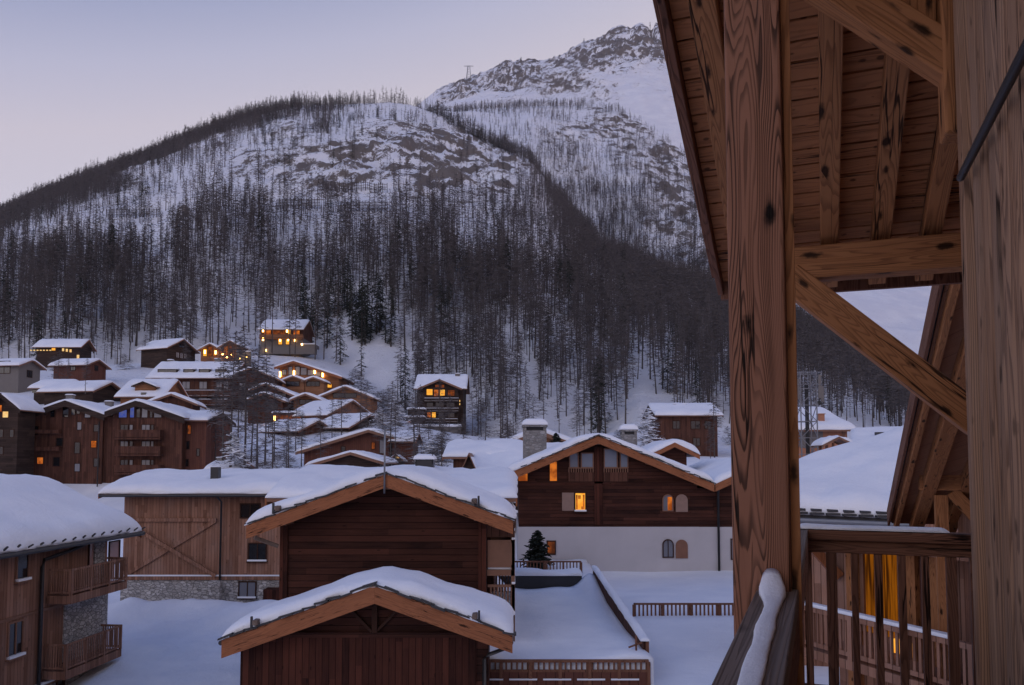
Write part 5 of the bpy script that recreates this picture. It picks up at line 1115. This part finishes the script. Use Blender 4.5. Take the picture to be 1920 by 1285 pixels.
MB().prism([(0, za - .80), (L_, zb_ - .80), (L_, zb_), (0, za)], lambda x, z: (x, -.04, z), lambda x, z: (x, .04, z)).build('board_panel', 'brown_boards', pf)
for q in rng(0, L_, 1.8): zq = za + (zb_ - za) * q / L_; MB().box((q - .06, -.13, -.6), (q + .06, -.042, zq + .05)).build('post', 'dark_rail_timber', pf)
snow_sheet('snow_cover', pf, -.1, L_ + .05, -.16, .12, lambda x, y: za + (zb_ - za) * max(0, min(1, x / L_)) + .003, .10, .10, .3, 4, .04, 0, .03)
rw = empty('retaining_wall', (0, 37.3, 0), 0, 'dark concrete retaining wall with a snow ledge at the back of the terrace', 'wall')
xa, xb = -1.2, P(1091, 1090, 37.3).x; zt2 = P(1000, 1080, 37.3).z
MB().box((xa, 0, -1.5), (xb, .8, zt2)).build('wall', 'concrete_dark', rw); snow_sheet('snow_cover', rw, xa, xb + .05, -.08, .85, lambda x, y: zt2 + .003, .28, .3, .3, 5, .08, 0)
zf2 = P(1000, 1052, 40).z
fence('garden_fence', 'short brown balustrade behind the dark retaining wall by the evergreen', (P(955, 1052, 40).x, 40, zf2 - .8), (P(1090, 1052, 40).x, 40, zf2 - .8), .8, .17, .06, 1.1)
MB().slab(rng(-2, 4.2, .4), rng(38.05, 45.6, .4), lambda x, y: zf2 - .62 + .1 * mnoise.noise(Vector((x, y, 0))), lambda x, y: -1).build('snow_bank', 'snow', smooth=True)['kind'] = 'structure'
zf3 = P(1280, 1131, 33).z; q0, q1 = P(1188, 1131, 33), P(1560, 1131, 33)
fence('meadow_fence', 'low brown slatted fence half buried in the open snow field right of the terrace', (q0.x, 33, zf3 - .75), (q1.x, 33, zf3 - .75), .75, .17, .07, 1.2, slat_h=.6)
st = P(1193, 1242, 22.7); s_ = empty('wooden_cross', (st.x, 22.7, st.z), 0, 'thin wooden stake with a crossbar by the terrace corner', 'stake')
MB().beam((0, 0, -.3), (0, 0, .74), .05, .05).build('stake', 'dark_rail_timber', s_); MB().beam((-.22, -.05, .42), (.16, -.05, .56), .04, .04).build('crossbar', 'dark_rail_timber', s_)
q = P(1007, 1050, 41.8)
DS = larch_arrays(300, 230, 9, .020, hcrown=.03, Lmax=.30, spruce=True, bare_low=False); DSM = (tri_mesh('trunk', DS[0], DS[1], ['bark']), tri_mesh('crown', DS[2], DS[3], ['needle']))
tree_obj('small_spruce', DSM, q.x, q.y, zf2 - .35, P(1007, 992, 41.8).z - zf2 + .6, 'small dark evergreen standing before the white wall', None, 'tree', 1.25)
# ------------------------------------------------------------------ bare trees and bushes in the village
for i, (u, v, Y, H) in enumerate(((418, 872, 95, 15), (432, 880, 92, 16.5), (446, 874, 99, 15), (458, 880, 94, 17.5), (470, 876, 101, 14), (482, 880, 96, 15.5), (497, 868, 99, 14), (514, 862, 104, 11.5), (541, 876, 84, 8), (404, 868, 104, 10))):
    q = P(u, v, Y); tree_obj('larch_tree', MIDM[(i * 3 + 1) % 8], q.x, q.y, q.z, H, 'bare larch in the clump between the apartment block and the gabled chalets', 'larch clump beside the apartment block', 'tree', 1.15)
for i, (u, v, Y, H) in enumerate(((497, 664, 209, 24), (510, 660, 211, 26), (543, 664, 208, 24), (553, 668, 207, 22), (591, 672, 208, 25), (607, 672, 209, 25), (630, 676, 210, 24), (486, 668, 206, 20))):
    q = P(u, v, Y); tree_obj('larch_tree', MIDM[(i * 5 + 2) % 8], q.x, q.y, q.z, H, 'tall larch stem standing directly in front of the lit square chalet', 'larches before the lit square chalet', 'tree', .8)
for i, (u, v, Y, H, lb) in enumerate(((676, 788, 120, 8.5, 'thin bare young tree before the snow slope roofs of the village'), (740, 862, 90, 7, 'thin bare tree rising beside the flat right end of the red brown gable'), (803, 868, 84, 6, 'slim bare sapling in front of the snow bank under the tall chalet'), (565, 870, 86, 6, 'slim bare sapling over the left slope of the red brown gable'), (601, 872, 84, 6.5, 'bare sapling standing before the roof of the red brown gable'), (842, 815, 150, 8, 'bare larch at the foot of the tall forest edge chalet'), (160, 735, 121, 5.5, 'small bare tree on the roofs left above the apartment block'), (1340, 862, 118, 11, 'bare larch at the right corner of the dark brown house'), (1318, 800, 140, 9, 'leaning bare tree behind the roof of the dark brown house'))):
    q = P(u, v, Y); tree_obj('bare_tree', MIDM[(i * 3) % 8], q.x, q.y, q.z, H, lb, None, 'tree', 1.3)
q = P(1043, 835, 70); tree_obj('small_spruce', DSM, q.x, q.y, q.z - .5, 1.9, 'small dark spruce between the stone chimney and the white chalet roof', None, 'tree', 1.3)
BUSH = larch_arrays(400, 130, 7, .010, hcrown=.03, Lmax=.42, trunk_r=.01, lean=.05)
bt = tri_mesh('branches', BUSH[2], BUSH[3], ['twig'])
SB = larch_arrays(401, 90, 4, .035, hcrown=.05, Lmax=.40, trunk_r=.01, lean=.05); sbm = tri_mesh('snow_cover', SB[2], SB[3], ['snow'])
for u, v, Y, H, wd, lb, sn in ((1214, 835, 112, 5.6, 1.1, 'bare bush full of snow left of the dark brown house', 1), (662, 735, 170, 5.5, 1.6, 'round bare bush above the pale wavy roof', 0), (738, 802, 140, 5.0, 1.6, 'snowy bare bush left of the flat roofed annexe', 1), (735, 778, 150, 5.5, 2.0, 'dark spreading bush beside the annexe of the tall chalet', 0), (860, 822, 140, 3.2, 2.2, 'low bushes on the bank below the tall chalet', 0), (715, 812, 128, 4.5, 1.2, 'snowy shrub at the right end of the snow slope roofs', 1), (440, 885, 92, 5, 1.2, 'snow laden bush at the foot of the larch clump', 1), (530, 882, 86, 3.5, 1.6, 'tangled bush left of the dark low gable', 0), (800, 876, 78, 3.0, 1.8, 'snow dusted shrub on the bank right of the red brown gable', 1), (690, 745, 165, 4, 1.6, 'dark shrub on the snow slope right of the round bush', 0), (480, 900, 84, 4, 1.6, 'brown bush in front of the larch clump above the barn roof', 0)):
    q = P(u, v, Y); e = empty('bush', (q.x, q.y, q.z - .3), random.uniform(0, 6), lb, 'bush'); e.scale = (H * wd, H * wd, H)
    for me_ in ([bt, sbm] if sn else [bt]): o = bpy.data.objects.new(me_.name.split('.')[0], me_); COL.objects.link(o); o.parent = e
HOUSES = [o for o in bpy.data.objects if o.parent is None and o.get('category') in ('chalet', 'house', 'hotel', 'apartment block', 'annexe', 'garage')]
rb = random.Random(11); made = 0; mt_ = 0
while made < 95:
    Y = math.sqrt(rb.uniform(72 ** 2, 190 ** 2)); u = rb.uniform(380, 1000) if rb.random() < .75 else rb.choice([rb.uniform(0, 380), rb.uniform(1000, 1370)]); X = (u - CX) / F_PX * Y
    if Y < 108 and u < 385: continue
    if any((h_.location.x - X) ** 2 + (h_.location.y + 4 - Y) ** 2 < (60 if h_['category'] != 'apartment block' else 300) for h_ in HOUSES): continue
    Z = ground(X, Y); made += 1
    if made % 2:
        H = rb.uniform(2.2, 4.2); wd = rb.uniform(1.1, 1.9); e = empty('bush', (X, Y, Z - .3), rb.uniform(0, 6), 'bare twiggy bush among the roofs of the village', 'bush', 'bushes among the village roofs'); e.scale = (H * wd, H * wd, H)
        for me_ in [bt]: o = bpy.data.objects.new(me_.name.split('.')[0], me_); COL.objects.link(o); o.parent = e
    else: tree_obj('bare_tree', MIDM[made % 8], X, Y, Z, rb.uniform(5, 11), 'bare thin tree among the roofs of the village', 'bare trees among the village roofs', 'tree', 1.35)
# ------------------------------------------------------------------ things high on the mountain
def hit(u, v, lo=150, hi=2250):
    a, t_ = at_of(u, v); Ys = np.linspace(lo, hi, 2600); H = height(np.full(Ys.shape, a), Ys)[0]
    k = np.argmax((H - CAM_Z) / Ys >= t_); return Vector((a * Ys[k], Ys[k], H[k]))
def avalanche(u0, u1, v, label):
    p, q = hit(u0, v), hit(u1, v); e = empty('avalanche_fence', p, 0, label, 'fence', 'snow barriers on the slope')
    n_ = 16; pts = [hit(u0 + (u1 - u0) * i / n_, v) - p for i in range(n_ + 1)]; mb = MB()
    for a in pts: mb.beam(a + Vector((0, 0, -.5)), a + Vector((0, -.6, 4.2)), .25, .25)
    for i in range(n_ * 2): a = pts[i // 2].lerp(pts[i // 2 + 1], .5 * (i % 2)); mb.beam(a + Vector((0, -.3, .5)), a + Vector((0, -.6, 4.0)), .14, .14)
    mb.build('posts', 'bark', e); mb = MB()
    for i in range(n_):
        for z in (1.2, 2.4, 3.6): mb.beam(pts[i] + Vector((0, -.5, z)), pts[i + 1] + Vector((0, -.5, z)), .14, .14)
    mb.build('rails', 'bark', e)
avalanche(596, 726, 362, 'dark snow barrier, uppermost and widest of the rows below the rocks')
avalanche(635, 726, 398, 'dark snow barrier, second row below the widest one')
avalanche(520, 600, 392, 'dark snow barrier left of and lower than the widest one')
avalanche(200, 300, 408, 'dark snow barrier far left above the village forest')
def pylon(u, v, Y, h, label, arm=8, w=5):
    q = hit(u, v, 1300); e = empty('pylon', q, 0, label, 'pylon'); mb = MB()
    for sx in (-1, 1):
        for sy in (-1, 1): mb.beam((sx * w / 2, sy * w / 2, -6), (sx * w / 5, sy * w / 5, h), .7, .7)
    for i in range(5):
        z0, z1 = h * i / 5, h * (i + 1) / 5; a, b = w / 2 * (1 - .6 * i / 5), w / 2 * (1 - .6 * (i + 1) / 5)
        mb.beam((-a, -a, z0), (b, -b, z1), .45, .45); mb.beam((a, -a, z0), (-b, -b, z1), .45, .45)
    mb.build('lattice', 'metal_grey', e); MB().beam((-arm, 0, h), (arm, 0, h), 1.0, 1.0).build('cross_arm', 'metal_grey', e)
pylon(879, 150, 1940, 32, 'lattice ropeway pylon with a wide cross arm on the left mountain ridge', 11, 12)
for u, v, h, lb in ((1095, 86, 18, 'thin mast on the rocky shoulder left of the summit'), (977, 115, 9, 'tiny pole on the flat part of the mountain ridge'), (1219, 60, 24, 'thin mast on the notch of the rocky summit'), (937, 127, 9, 'tiny pole on the left mountain ridge')):
    q = hit(u, v, 1300); e = empty('mast', q, 0, lb, 'mast'); MB().tube([(0, 0, -6), (0, 0, h)], .7, 6).build('pole', 'slate', e); MB().box((-1.0, -1, h * .6), (1.0, 1, h * .7)).build('head', 'slate', e)
# ------------------------------------------------------------------ the chalet we stand on
EYE = 1.47; RZ = R(-21.0)
fr = Fr((0, 0, CAM_Z - EYE), RZ); bc = fr.empty('balcony_chalet', 'near timber chalet balcony on the right with big post, railings and plank roof overhead', 'chalet')
pa, pb = fr.hy(1366, 600, 2.74), fr.hy(1473, 600, 2.74); pw = pb.x - pa.x; px_ = (pa.x + pb.x) / 2
zpt, zpb = fr.hy(1500, 467, 5.20).z, fr.hy(1500, 527, 5.20).z
SL = .40; zs = lambda d: zpt + .12 + SL * (5.3 - d)
beam_obj('post', (px_, 2.74 + pw / 2, -7.2), (px_, 2.74 + pw / 2, zs(2.9) - .02), pw, pw, 'post_timber', bc, (0, -1, 0), .010)
MB().box((px_ + pw / 2 + .002, 2.80, .3), (px_ + pw / 2 + .03, 2.84, zs(2.9) - .05)).build('edge_strip', 'beam_timber', bc)
MB().box((-.28, -2.5, -.22), (2.4, 5.42, -.0)).build('floor', 'rail_timber', bc)
snow_sheet('floor_snow', bc, -.2, .5, 4.3, 5.38, lambda x, y: .002, .06, .25, .08, 2, .03, 0, .03)
# roof
r0, r1, d0, d1 = -.60, 6.0, -2.0, 5.74
for i, d in enumerate(rng(d0, d1, .115)[:-1]):
    if d < 2.2: continue
    beam_obj('soffit_board', (r0, d + .0575, zs(d + .0575) + .012), (2.2, d + .0575, zs(d + .0575) + .012), .110, .022, 'board_timber', bc, (0, SL, 1), .003)
MB().slab([r0, r1], [d0, 2.25], lambda x, y: zs(y) + .02, lambda x, y: zs(y)).build('soffit', 'soffit_boards', bc)
rf = MB().slab([r0 - .05, r1], [d0, d1 + .06], lambda x, y: zs(y) + .17, lambda x, y: zs(y) + .028).build('roof', 'slate', bc)
MB().slab([2.21, r1], [2.25, d1], lambda x, y: zs(y) + .02, lambda x, y: zs(y)).build('soffit', 'soffit_boards', bc)
def vj(x, y, i, j, nx, ny):
    k = max(0.0, min(1.0, (4.3 - y) / 1.5)); k = k * k * (3 - 2 * k); f = max(0.0, 1 - (x - r0) / .5)
    return x - f * (.02 + .17 * k + .03 * mnoise.noise(Vector((y * 2.5, 1, 3)))), y
def vt(x, y):
    d = min((x - r0) / .16, (d1 - y) / .2); return zs(y) + .18 + (.40 + .06 * mnoise.noise(Vector((x, y, 2)))) * (.25 + .75 * math.sqrt(max(0, 1 - (1 - min(1, max(0, d))) ** 2)))
MB().slab(edge_rng(r0, r1, .3, .3), edge_rng(d0, d1, .2, .3), vt, lambda x, y: zs(y) + .174, vj).build('snow_cover', 'snow', rf, smooth=True)
def rafter(x, w=.105, h=.118): beam_obj('rafter', (x, d1 - .03, zs(d1 - .03) - h / 2 - .001), (x, -1.2, zs(-1.2) - h / 2 - .001), w, h, 'beam_timber', bc, (0, 0, 1), .006)
for u, v in ((1556, 462), (1655, 452), (1752, 442)): rafter(fr.hy(u, v, 5.15).x)
rafter(-.44, .12); rafter(-.24, .10); rafter(1.1)
for x, w, zo, h in ((r0 - .02, .035, .02, .20), (r0 - .065, .03, .13, .16)):
    beam_obj('verge_board', (x, d1 + .04, zs(d1 + .04) + zo), (x, d0, zs(d0) + zo), w, h, 'dark_rail_timber', rf, (0, 0, 1), .004)
zfb = fr.hy(1500, 551, d1).z
MB().box((r0 - .02, d1 + .005, zfb), (r1, d1 + .05, zs(d1) + .17)).build('eave_board', 'dark_rail_timber', rf)
beam_obj('purlin', (-.42, 5.22, (zpt + zpb) / 2), (2.4, 5.22, (zpt + zpb) / 2), .16, zpt - zpb, 'beam_timber', bc, (0, 0, 1), .008)
a, b = fr.hy(1478, 520, 5.20), fr.hy(1860, 812, 5.20)
beam_obj('brace', a, b, .13, .175, 'beam_timber', bc, (0, 0, 1), .010)
a, b = fr.hy(1528, -42, 3.5), fr.hy(1800, 130, 3.5); beam_obj('knee_brace', a, b, .13, .15, 'beam_timber', bc, (0, 0, 1), .008)
c = fr.hy(1796, 262, 3.46); t_ = zs(3.46)
hpx = fr.hy(1772, 200, 3.4).x, fr.hy(1818, 200, 3.4).x
beam_obj('hanging_post', ((hpx[0] + hpx[1]) / 2, 3.5, c.z + .02), ((hpx[0] + hpx[1]) / 2, 3.5, t_), hpx[1] - hpx[0], .14, 'beam_timber', bc, (0, -1, 0), .012)
MB().prism([(a.x + .05, a.z + .06), (hpx[0] - .004, b.z + .05), (hpx[0] - .004, t_ - .01), (a.x + .05, t_ - .01)], lambda x, z: (x, 3.52, z), lambda x, z: (x, 3.56, z)).build('gusset_panel', 'beam_timber', bc)
# wall of rounded upright boards
WE = 3.28; RW = fr.hy(1816, 640, WE).x + .02; prof = []; bw = .135
nb_ = int((WE + 2.6) / bw)
for i in range(nb_):
    y0_ = WE - i * bw
    for k in range(7):
        q = k / 6; prof.append((RW - .020 * math.sin(math.pi * q) ** .6 + (.006 if k in (0, 6) else 0) - (.022 if i == 0 and 0 < k < 6 else 0), y0_ - bw * q))
poly = prof + [(RW + .3, WE - nb_ * bw), (RW + .3, WE)]
MB().prism(poly, lambda x, y: (x, y, -6.5), lambda x, y: (x, y, zs(y) - .005)).build('wall', 'cladding_timber', bc)
MB().box((RW + .305, -8, -6.5), (7, WE - .06, zs(WE) - .1)).build('wall', 'larch_boards', bc)
a, b = fr.hx(1803, 330, RW - .05), fr.hx(1950, 38, RW - .05); MB().tube([a + (a - b) * .02, a, b, b + (b - a) * .8], .014, 12).build('pipe', 'metal_dark', bc, smooth=True)
# railings
HR = EYE - .42
l1, l2 = fr.hz(1332, 1285, HR).x, fr.hz(1470, 1285, HR).x; rc = (l1 + l2) / 2; wr = l2 - l1
hr = beam_obj('handrail', (rc, -.9, HR - .03), (rc, 5.36, HR - .03), wr, .06, 'rail_timber', bc, (0, 0, 1), .004)
beam_obj('under_rail', (rc + .012, -.9, HR - .135), (rc + .012, 5.30, HR - .135), wr * .82, .145, 'dark_rail_timber', bc, (0, 0, 1), .006)
for q in rng(-.6, 5.0, .14):
    if abs(q - 2.85) > .18: MB().box((rc - .03, q, .12), (rc + .03, q + .055, HR - .21)).build('baluster', 'dark_rail_timber', bc, bevel=.005)
MB().box((rc - .04, -.9, .05), (rc + .04, 5.2, .118)).build('foot_rail', 'dark_rail_timber', bc)
# snow left lying on the rail, heaped against the post
mb = MB(); rows = []
for i in range(61):
    d = .55 + (2.735 - .55) * i / 60; k = max(0, (d - 2.42) / .315)
    cx = fr.hz(1413 + (1436 - 1413) * (d - 1.4) / 1.3, 1200, HR).x * 0 + rc + .010 - .012 * k + .005 * mnoise.noise(Vector((d * 2.2, 0, 1))) - .006 * d + .004
    w_ = .022 + .005 * mnoise.noise(Vector((d * 5, 3, 1))) + .020 * min(1, k * 1.3) * (1 - .5 * max(0, k - .7) / .3); h_ = .013 + .005 * mnoise.noise(Vector((d * 4, 7, 1))) + .105 * max(0, k - .30) ** 1.5
    row = []
    for j in range(13):
        q = math.pi * j / 12; row.append((cx - math.cos(q) * w_ * (1 + .07 * mnoise.noise(Vector((d * 14, j, 4)))), d, HR + .001 + math.sin(q) ** .5 * h_ * (1 + .06 * mnoise.noise(Vector((d * 7, j * .7, 2))))))
    rows.append(row)
vs = [p for r in rows for p in r]; fs = []
for i in range(60):
    for j in range(12): a = i * 13 + j; fs.append((a, a + 1, a + 14, a + 13))
    fs.append((i * 13, (i + 1) * 13, (i + 1) * 13 + 12, i * 13 + 12))
fs.append(tuple(range(13))); fs.append(tuple(range(60 * 13 + 12, 60 * 13 - 1, -1)))
mb.add(vs, fs).build('snow_cover', 'snow_crust', hr, smooth=True, mw=hr.matrix_basis.inverted())
fr_y = 5.30
fh_ = beam_obj('handrail', (rc - wr / 2, fr_y, HR - .03), (2.3, fr_y, HR - .03), .14, .06, 'dark_rail_timber', bc, (0, 0, 1), .01)
beam_obj('under_rail', (rc, fr_y, HR - .10), (2.3, fr_y, HR - .10), .06, .075, 'dark_rail_timber', bc, (0, 0, 1), .005)
inv = fh_.matrix_basis.inverted()
o = snow_sheet('snow_cover', bc, rc, .70, fr_y - .065, fr_y + .065, lambda x, y: HR + .001, .028, .05, .06, 9, .008, 0, .012); o.parent = fh_; o.matrix_local = inv
for u0, u1 in ((1510, 1524), (1551, 1571), (1598, 1611), (1642, 1656), (1686, 1701), (1730, 1745), (1777, 1797), (1822, 1838)):
    x0_, x1_ = fr.hy(u0, 1150, fr_y - .02).x, fr.hy(u1, 1150, fr_y - .02).x
    beam_obj('baluster', ((x0_ + x1_) / 2, fr_y, .10), ((x0_ + x1_) / 2, fr_y, HR - .138), x1_ - x0_, .05, 'dark_rail_timber', bc, (0, -1, 0), .005)
MB().box((rc - .05, fr_y - .045, .03), (2.3, fr_y + .045, .098)).build('foot_rail', 'dark_rail_timber', bc)
cx0, cx1 = fr.hy(1480, 1100, fr_y).x, fr.hy(1505, 1100, fr_y).x; MB().box((cx0, fr_y - .05, -3), (cx1, fr_y + .05, HR - .065)).build('corner_post', 'dark_rail_timber', bc)
# ------------------------------------------------------------------ next chalet along
nb = fr.empty('neighbour_chalet', 'next timber chalet beyond the railing with an orange curtained window behind its balcony', 'chalet')
E1 = fr.i @ P(1668, 982, 15.0); zN = lambda d: E1.z + SL * (E1.y - d); rN = E1.x
nr = MB().slab([rN, rN + 8], [8.6, E1.y], lambda x, y: zN(y) + .20, lambda x, y: zN(y) + .03).build('roof', 'slate', nb)
MB().slab([rN + .03, rN + 8], [8.6, E1.y - .02], lambda x, y: zN(y) + .026, lambda x, y: zN(y)).build('soffit', 'soffit_boards', nb)
snow_sheet('snow_cover', nr, rN + .10, rN + 8, 8.6, E1.y - .05, lambda x, y: zN(y) + .204, .30, .3, .3, 7, .05, 0, .05)
for x, w_, zo, h_ in ((rN - .02, .04, .10, .30), (rN + .10, .07, -.02, .26)): beam_obj('verge_board', (x, E1.y, zN(E1.y) + zo), (x, 8.6, zN(8.6) + zo), w_, h_, 'dark_rail_timber' if zo > 0 else 'beam_timber', nr, (0, 0, 1), .005)
for x in (.42, .95, 1.5, 2.1, 2.7): beam_obj('rafter', (rN + x, E1.y - .1, zN(E1.y - .1) - .12), (rN + x, 8.6, zN(8.6) - .12), .2, .22, 'beam_timber', nb, (0, 0, 1), .01)
dpl = 14.3; a, b = fr.hy(1722, 886, dpl), fr.hy(1722, 919, dpl)
beam_obj('purlin', (a.x, dpl, (a.z + b.z) / 2), (a.x + 5, dpl, (a.z + b.z) / 2), .26, a.z - b.z, 'beam_timber', nb, (0, 0, 1), .01)
a, b = fr.hy(1784, 922, dpl), fr.hy(1850, 990, dpl); beam_obj('brace', a, b, .16, .2, 'beam_timber', nb, (0, 0, 1), .01)
a = fr.hy(1764, 930, dpl); MB().box((a.x - .09, dpl - .09, -4), (a.x + .09, dpl + .09, b.z + .5)).build('post', 'beam_timber', nb)
MB().prism([(9.5, -7), (E1.y - .9, -7), (E1.y - .9, zN(E1.y - .9) - .02), (9.5, zN(9.5) - .02)], lambda y, z: (rN + 1.0, y, z), lambda y, z: (rN + 7.5, y, z)).build('wall', 'larch_boards', nb)
# lower storey with balcony set at an angle
c0, c1 = fr.i @ P(1568, 1000, 16.0), fr.i @ P(1850, 1000, 13.0); zt_ = fr.hy(1620, 1012, c0.y).z
dv = (c1 - c0); dv.z = 0; L_ = dv.length; dv.normalize(); nv = Vector((-dv.y, dv.x, 0))
if nv.dot(Vector((0, 0, 0)) - c0) > 0: nv = -nv
an = math.atan2(dv.y, dv.x); mw = Matrix.Translation((c0.x, c0.y, 0)) @ Matrix.Rotation(an, 4, 'Z'); ims = mw.inverted()
fn = Fr(fr.m @ Vector((c0.x, c0.y, 0)), RZ + an)
def sub(mb, name, mat, parent=nb, **k): return mb.build(name, mat, parent, mw=mw, **k)
w_ = sub(MB().box((0, .0, -7), (L_ + 1, 5, zt_)), 'lower_wall', 'warm_boards')
w_.data.materials[0] = M['larch_boards']
zr_ = fn.hy(1640, 1165, -1.15).z
a, b = fn.hy(1626, 1160, 0).x, fn.hy(1690, 1160, 0).x; zw0, zw1 = fn.hy(1650, 1190, 0).z, fn.hy(1650, 1026, 0).z
mb = MB(); F0 = FF(0)
fbox(mb, F0, a - .09, a, 0, .07, zw0, zw1 + .09); fbox(mb, F0, b, b + .09, 0, .07, zw0, zw1 + .09); fbox(mb, F0, a, b, 0, .07, zw1, zw1 + .09); fbox(mb, F0, (a + b) / 2 - .03, (a + b) / 2 + .03, .03, .07, zw0, zw1)
wn = sub(mb, 'window', 'frame_wood')
pn_ = fbox(MB(), F0, a, b, .004, .02, zw0, zw1).build('pane', 'lit_curtain', wn)
wn['label'] = 'window glowing orange through its curtain'
for u_, wd in ((1600, .12), (1706, .16), (1758, .14)): q = fn.hy(u_, 1100, -.1).x; sub(fbox(MB(), F0, q - wd, q + wd, .004, .16, -6, zt_ - .01), 'wall_post', 'beam_timber')
sub(fbox(MB(), F0, fn.hy(1722, 1060, -.05).x, fn.hy(1752, 1060, -.05).x, .004, .05, fn.hy(1740, 1190, 0).z, fn.hy(1740, 1052, 0).z), 'door', 'red_boards')
sub(fbox(MB(), F0, -.4, L_ + 1, .0, .9, zt_ + .003, zt_ + .14), 'canopy', 'larch_boards')
q0, q1 = fn.hy(1522, 1016, -.5), fn.hy(1573, 1062, -.05)
b_ = MB().beam((q0.x, -.6, q0.z), (q1.x, -.05, q1.z - .2), .15, .18); sub(b_, 'brace', 'barge_timber')
x0_, x1_ = fn.hy(1503, 1140, -1.15).x, fn.hy(1830, 1200, -1.15).x
zfl = zr_ - .78
bal = sub(MB().box((x0_, -1.2, zfl - .16), (x1_, -.003, zfl)), 'balcony', 'larch_boards')
mb = MB(); mb.box((x0_, -1.2, zr_ - .09), (x1_, -1.1, zr_)); mb.box((x0_, -1.18, zfl + .06), (x1_, -1.12, zfl + .14))
for q in rng(x0_ + .05, x1_, .115): mb.box((q, -1.165, zfl + .14), (q + .05, -1.135, zr_ - .09))
for q in rng(x0_, x1_ - .1, 1.5): mb.box((q, -1.21, zfl + .003), (q + .1, -1.105, zr_ - .003))
mb.build('railing', 'larch_boards', bal)
MB().box((x0_, -1.23, zr_ + .003), (x1_ - .4, -1.07, zr_ + .07)).build('snow_cover', 'snow', bal, bevel=.025)
MB().box((fn.hy(1690, 1220, -.2).x - .2, -.16, zfl + .05), (fn.hy(1690, 1220, -.2).x + .2, -.08, zfl + .3)).build('lamp', 'lit_yellow', nb, mw=mw)
# ------------------------------------------------------------------ the evening air
hm, t = newmat('haze'); pv = t.n('ShaderNodeVolumePrincipled')
pv.inputs['Color'].default_value = (.82, .86, 1, 1); pv.inputs['Density'].default_value = .00004; pv.inputs['Anisotropy'].default_value = .0
t.t.links.new(pv.outputs[0], t.out.inputs['Volume'])
M['haze'] = hm
hz = MB().box((-2400, -330, -90), (2400, 2400, 1220)).build('haze', 'haze'); hz['kind'] = 'stuff'
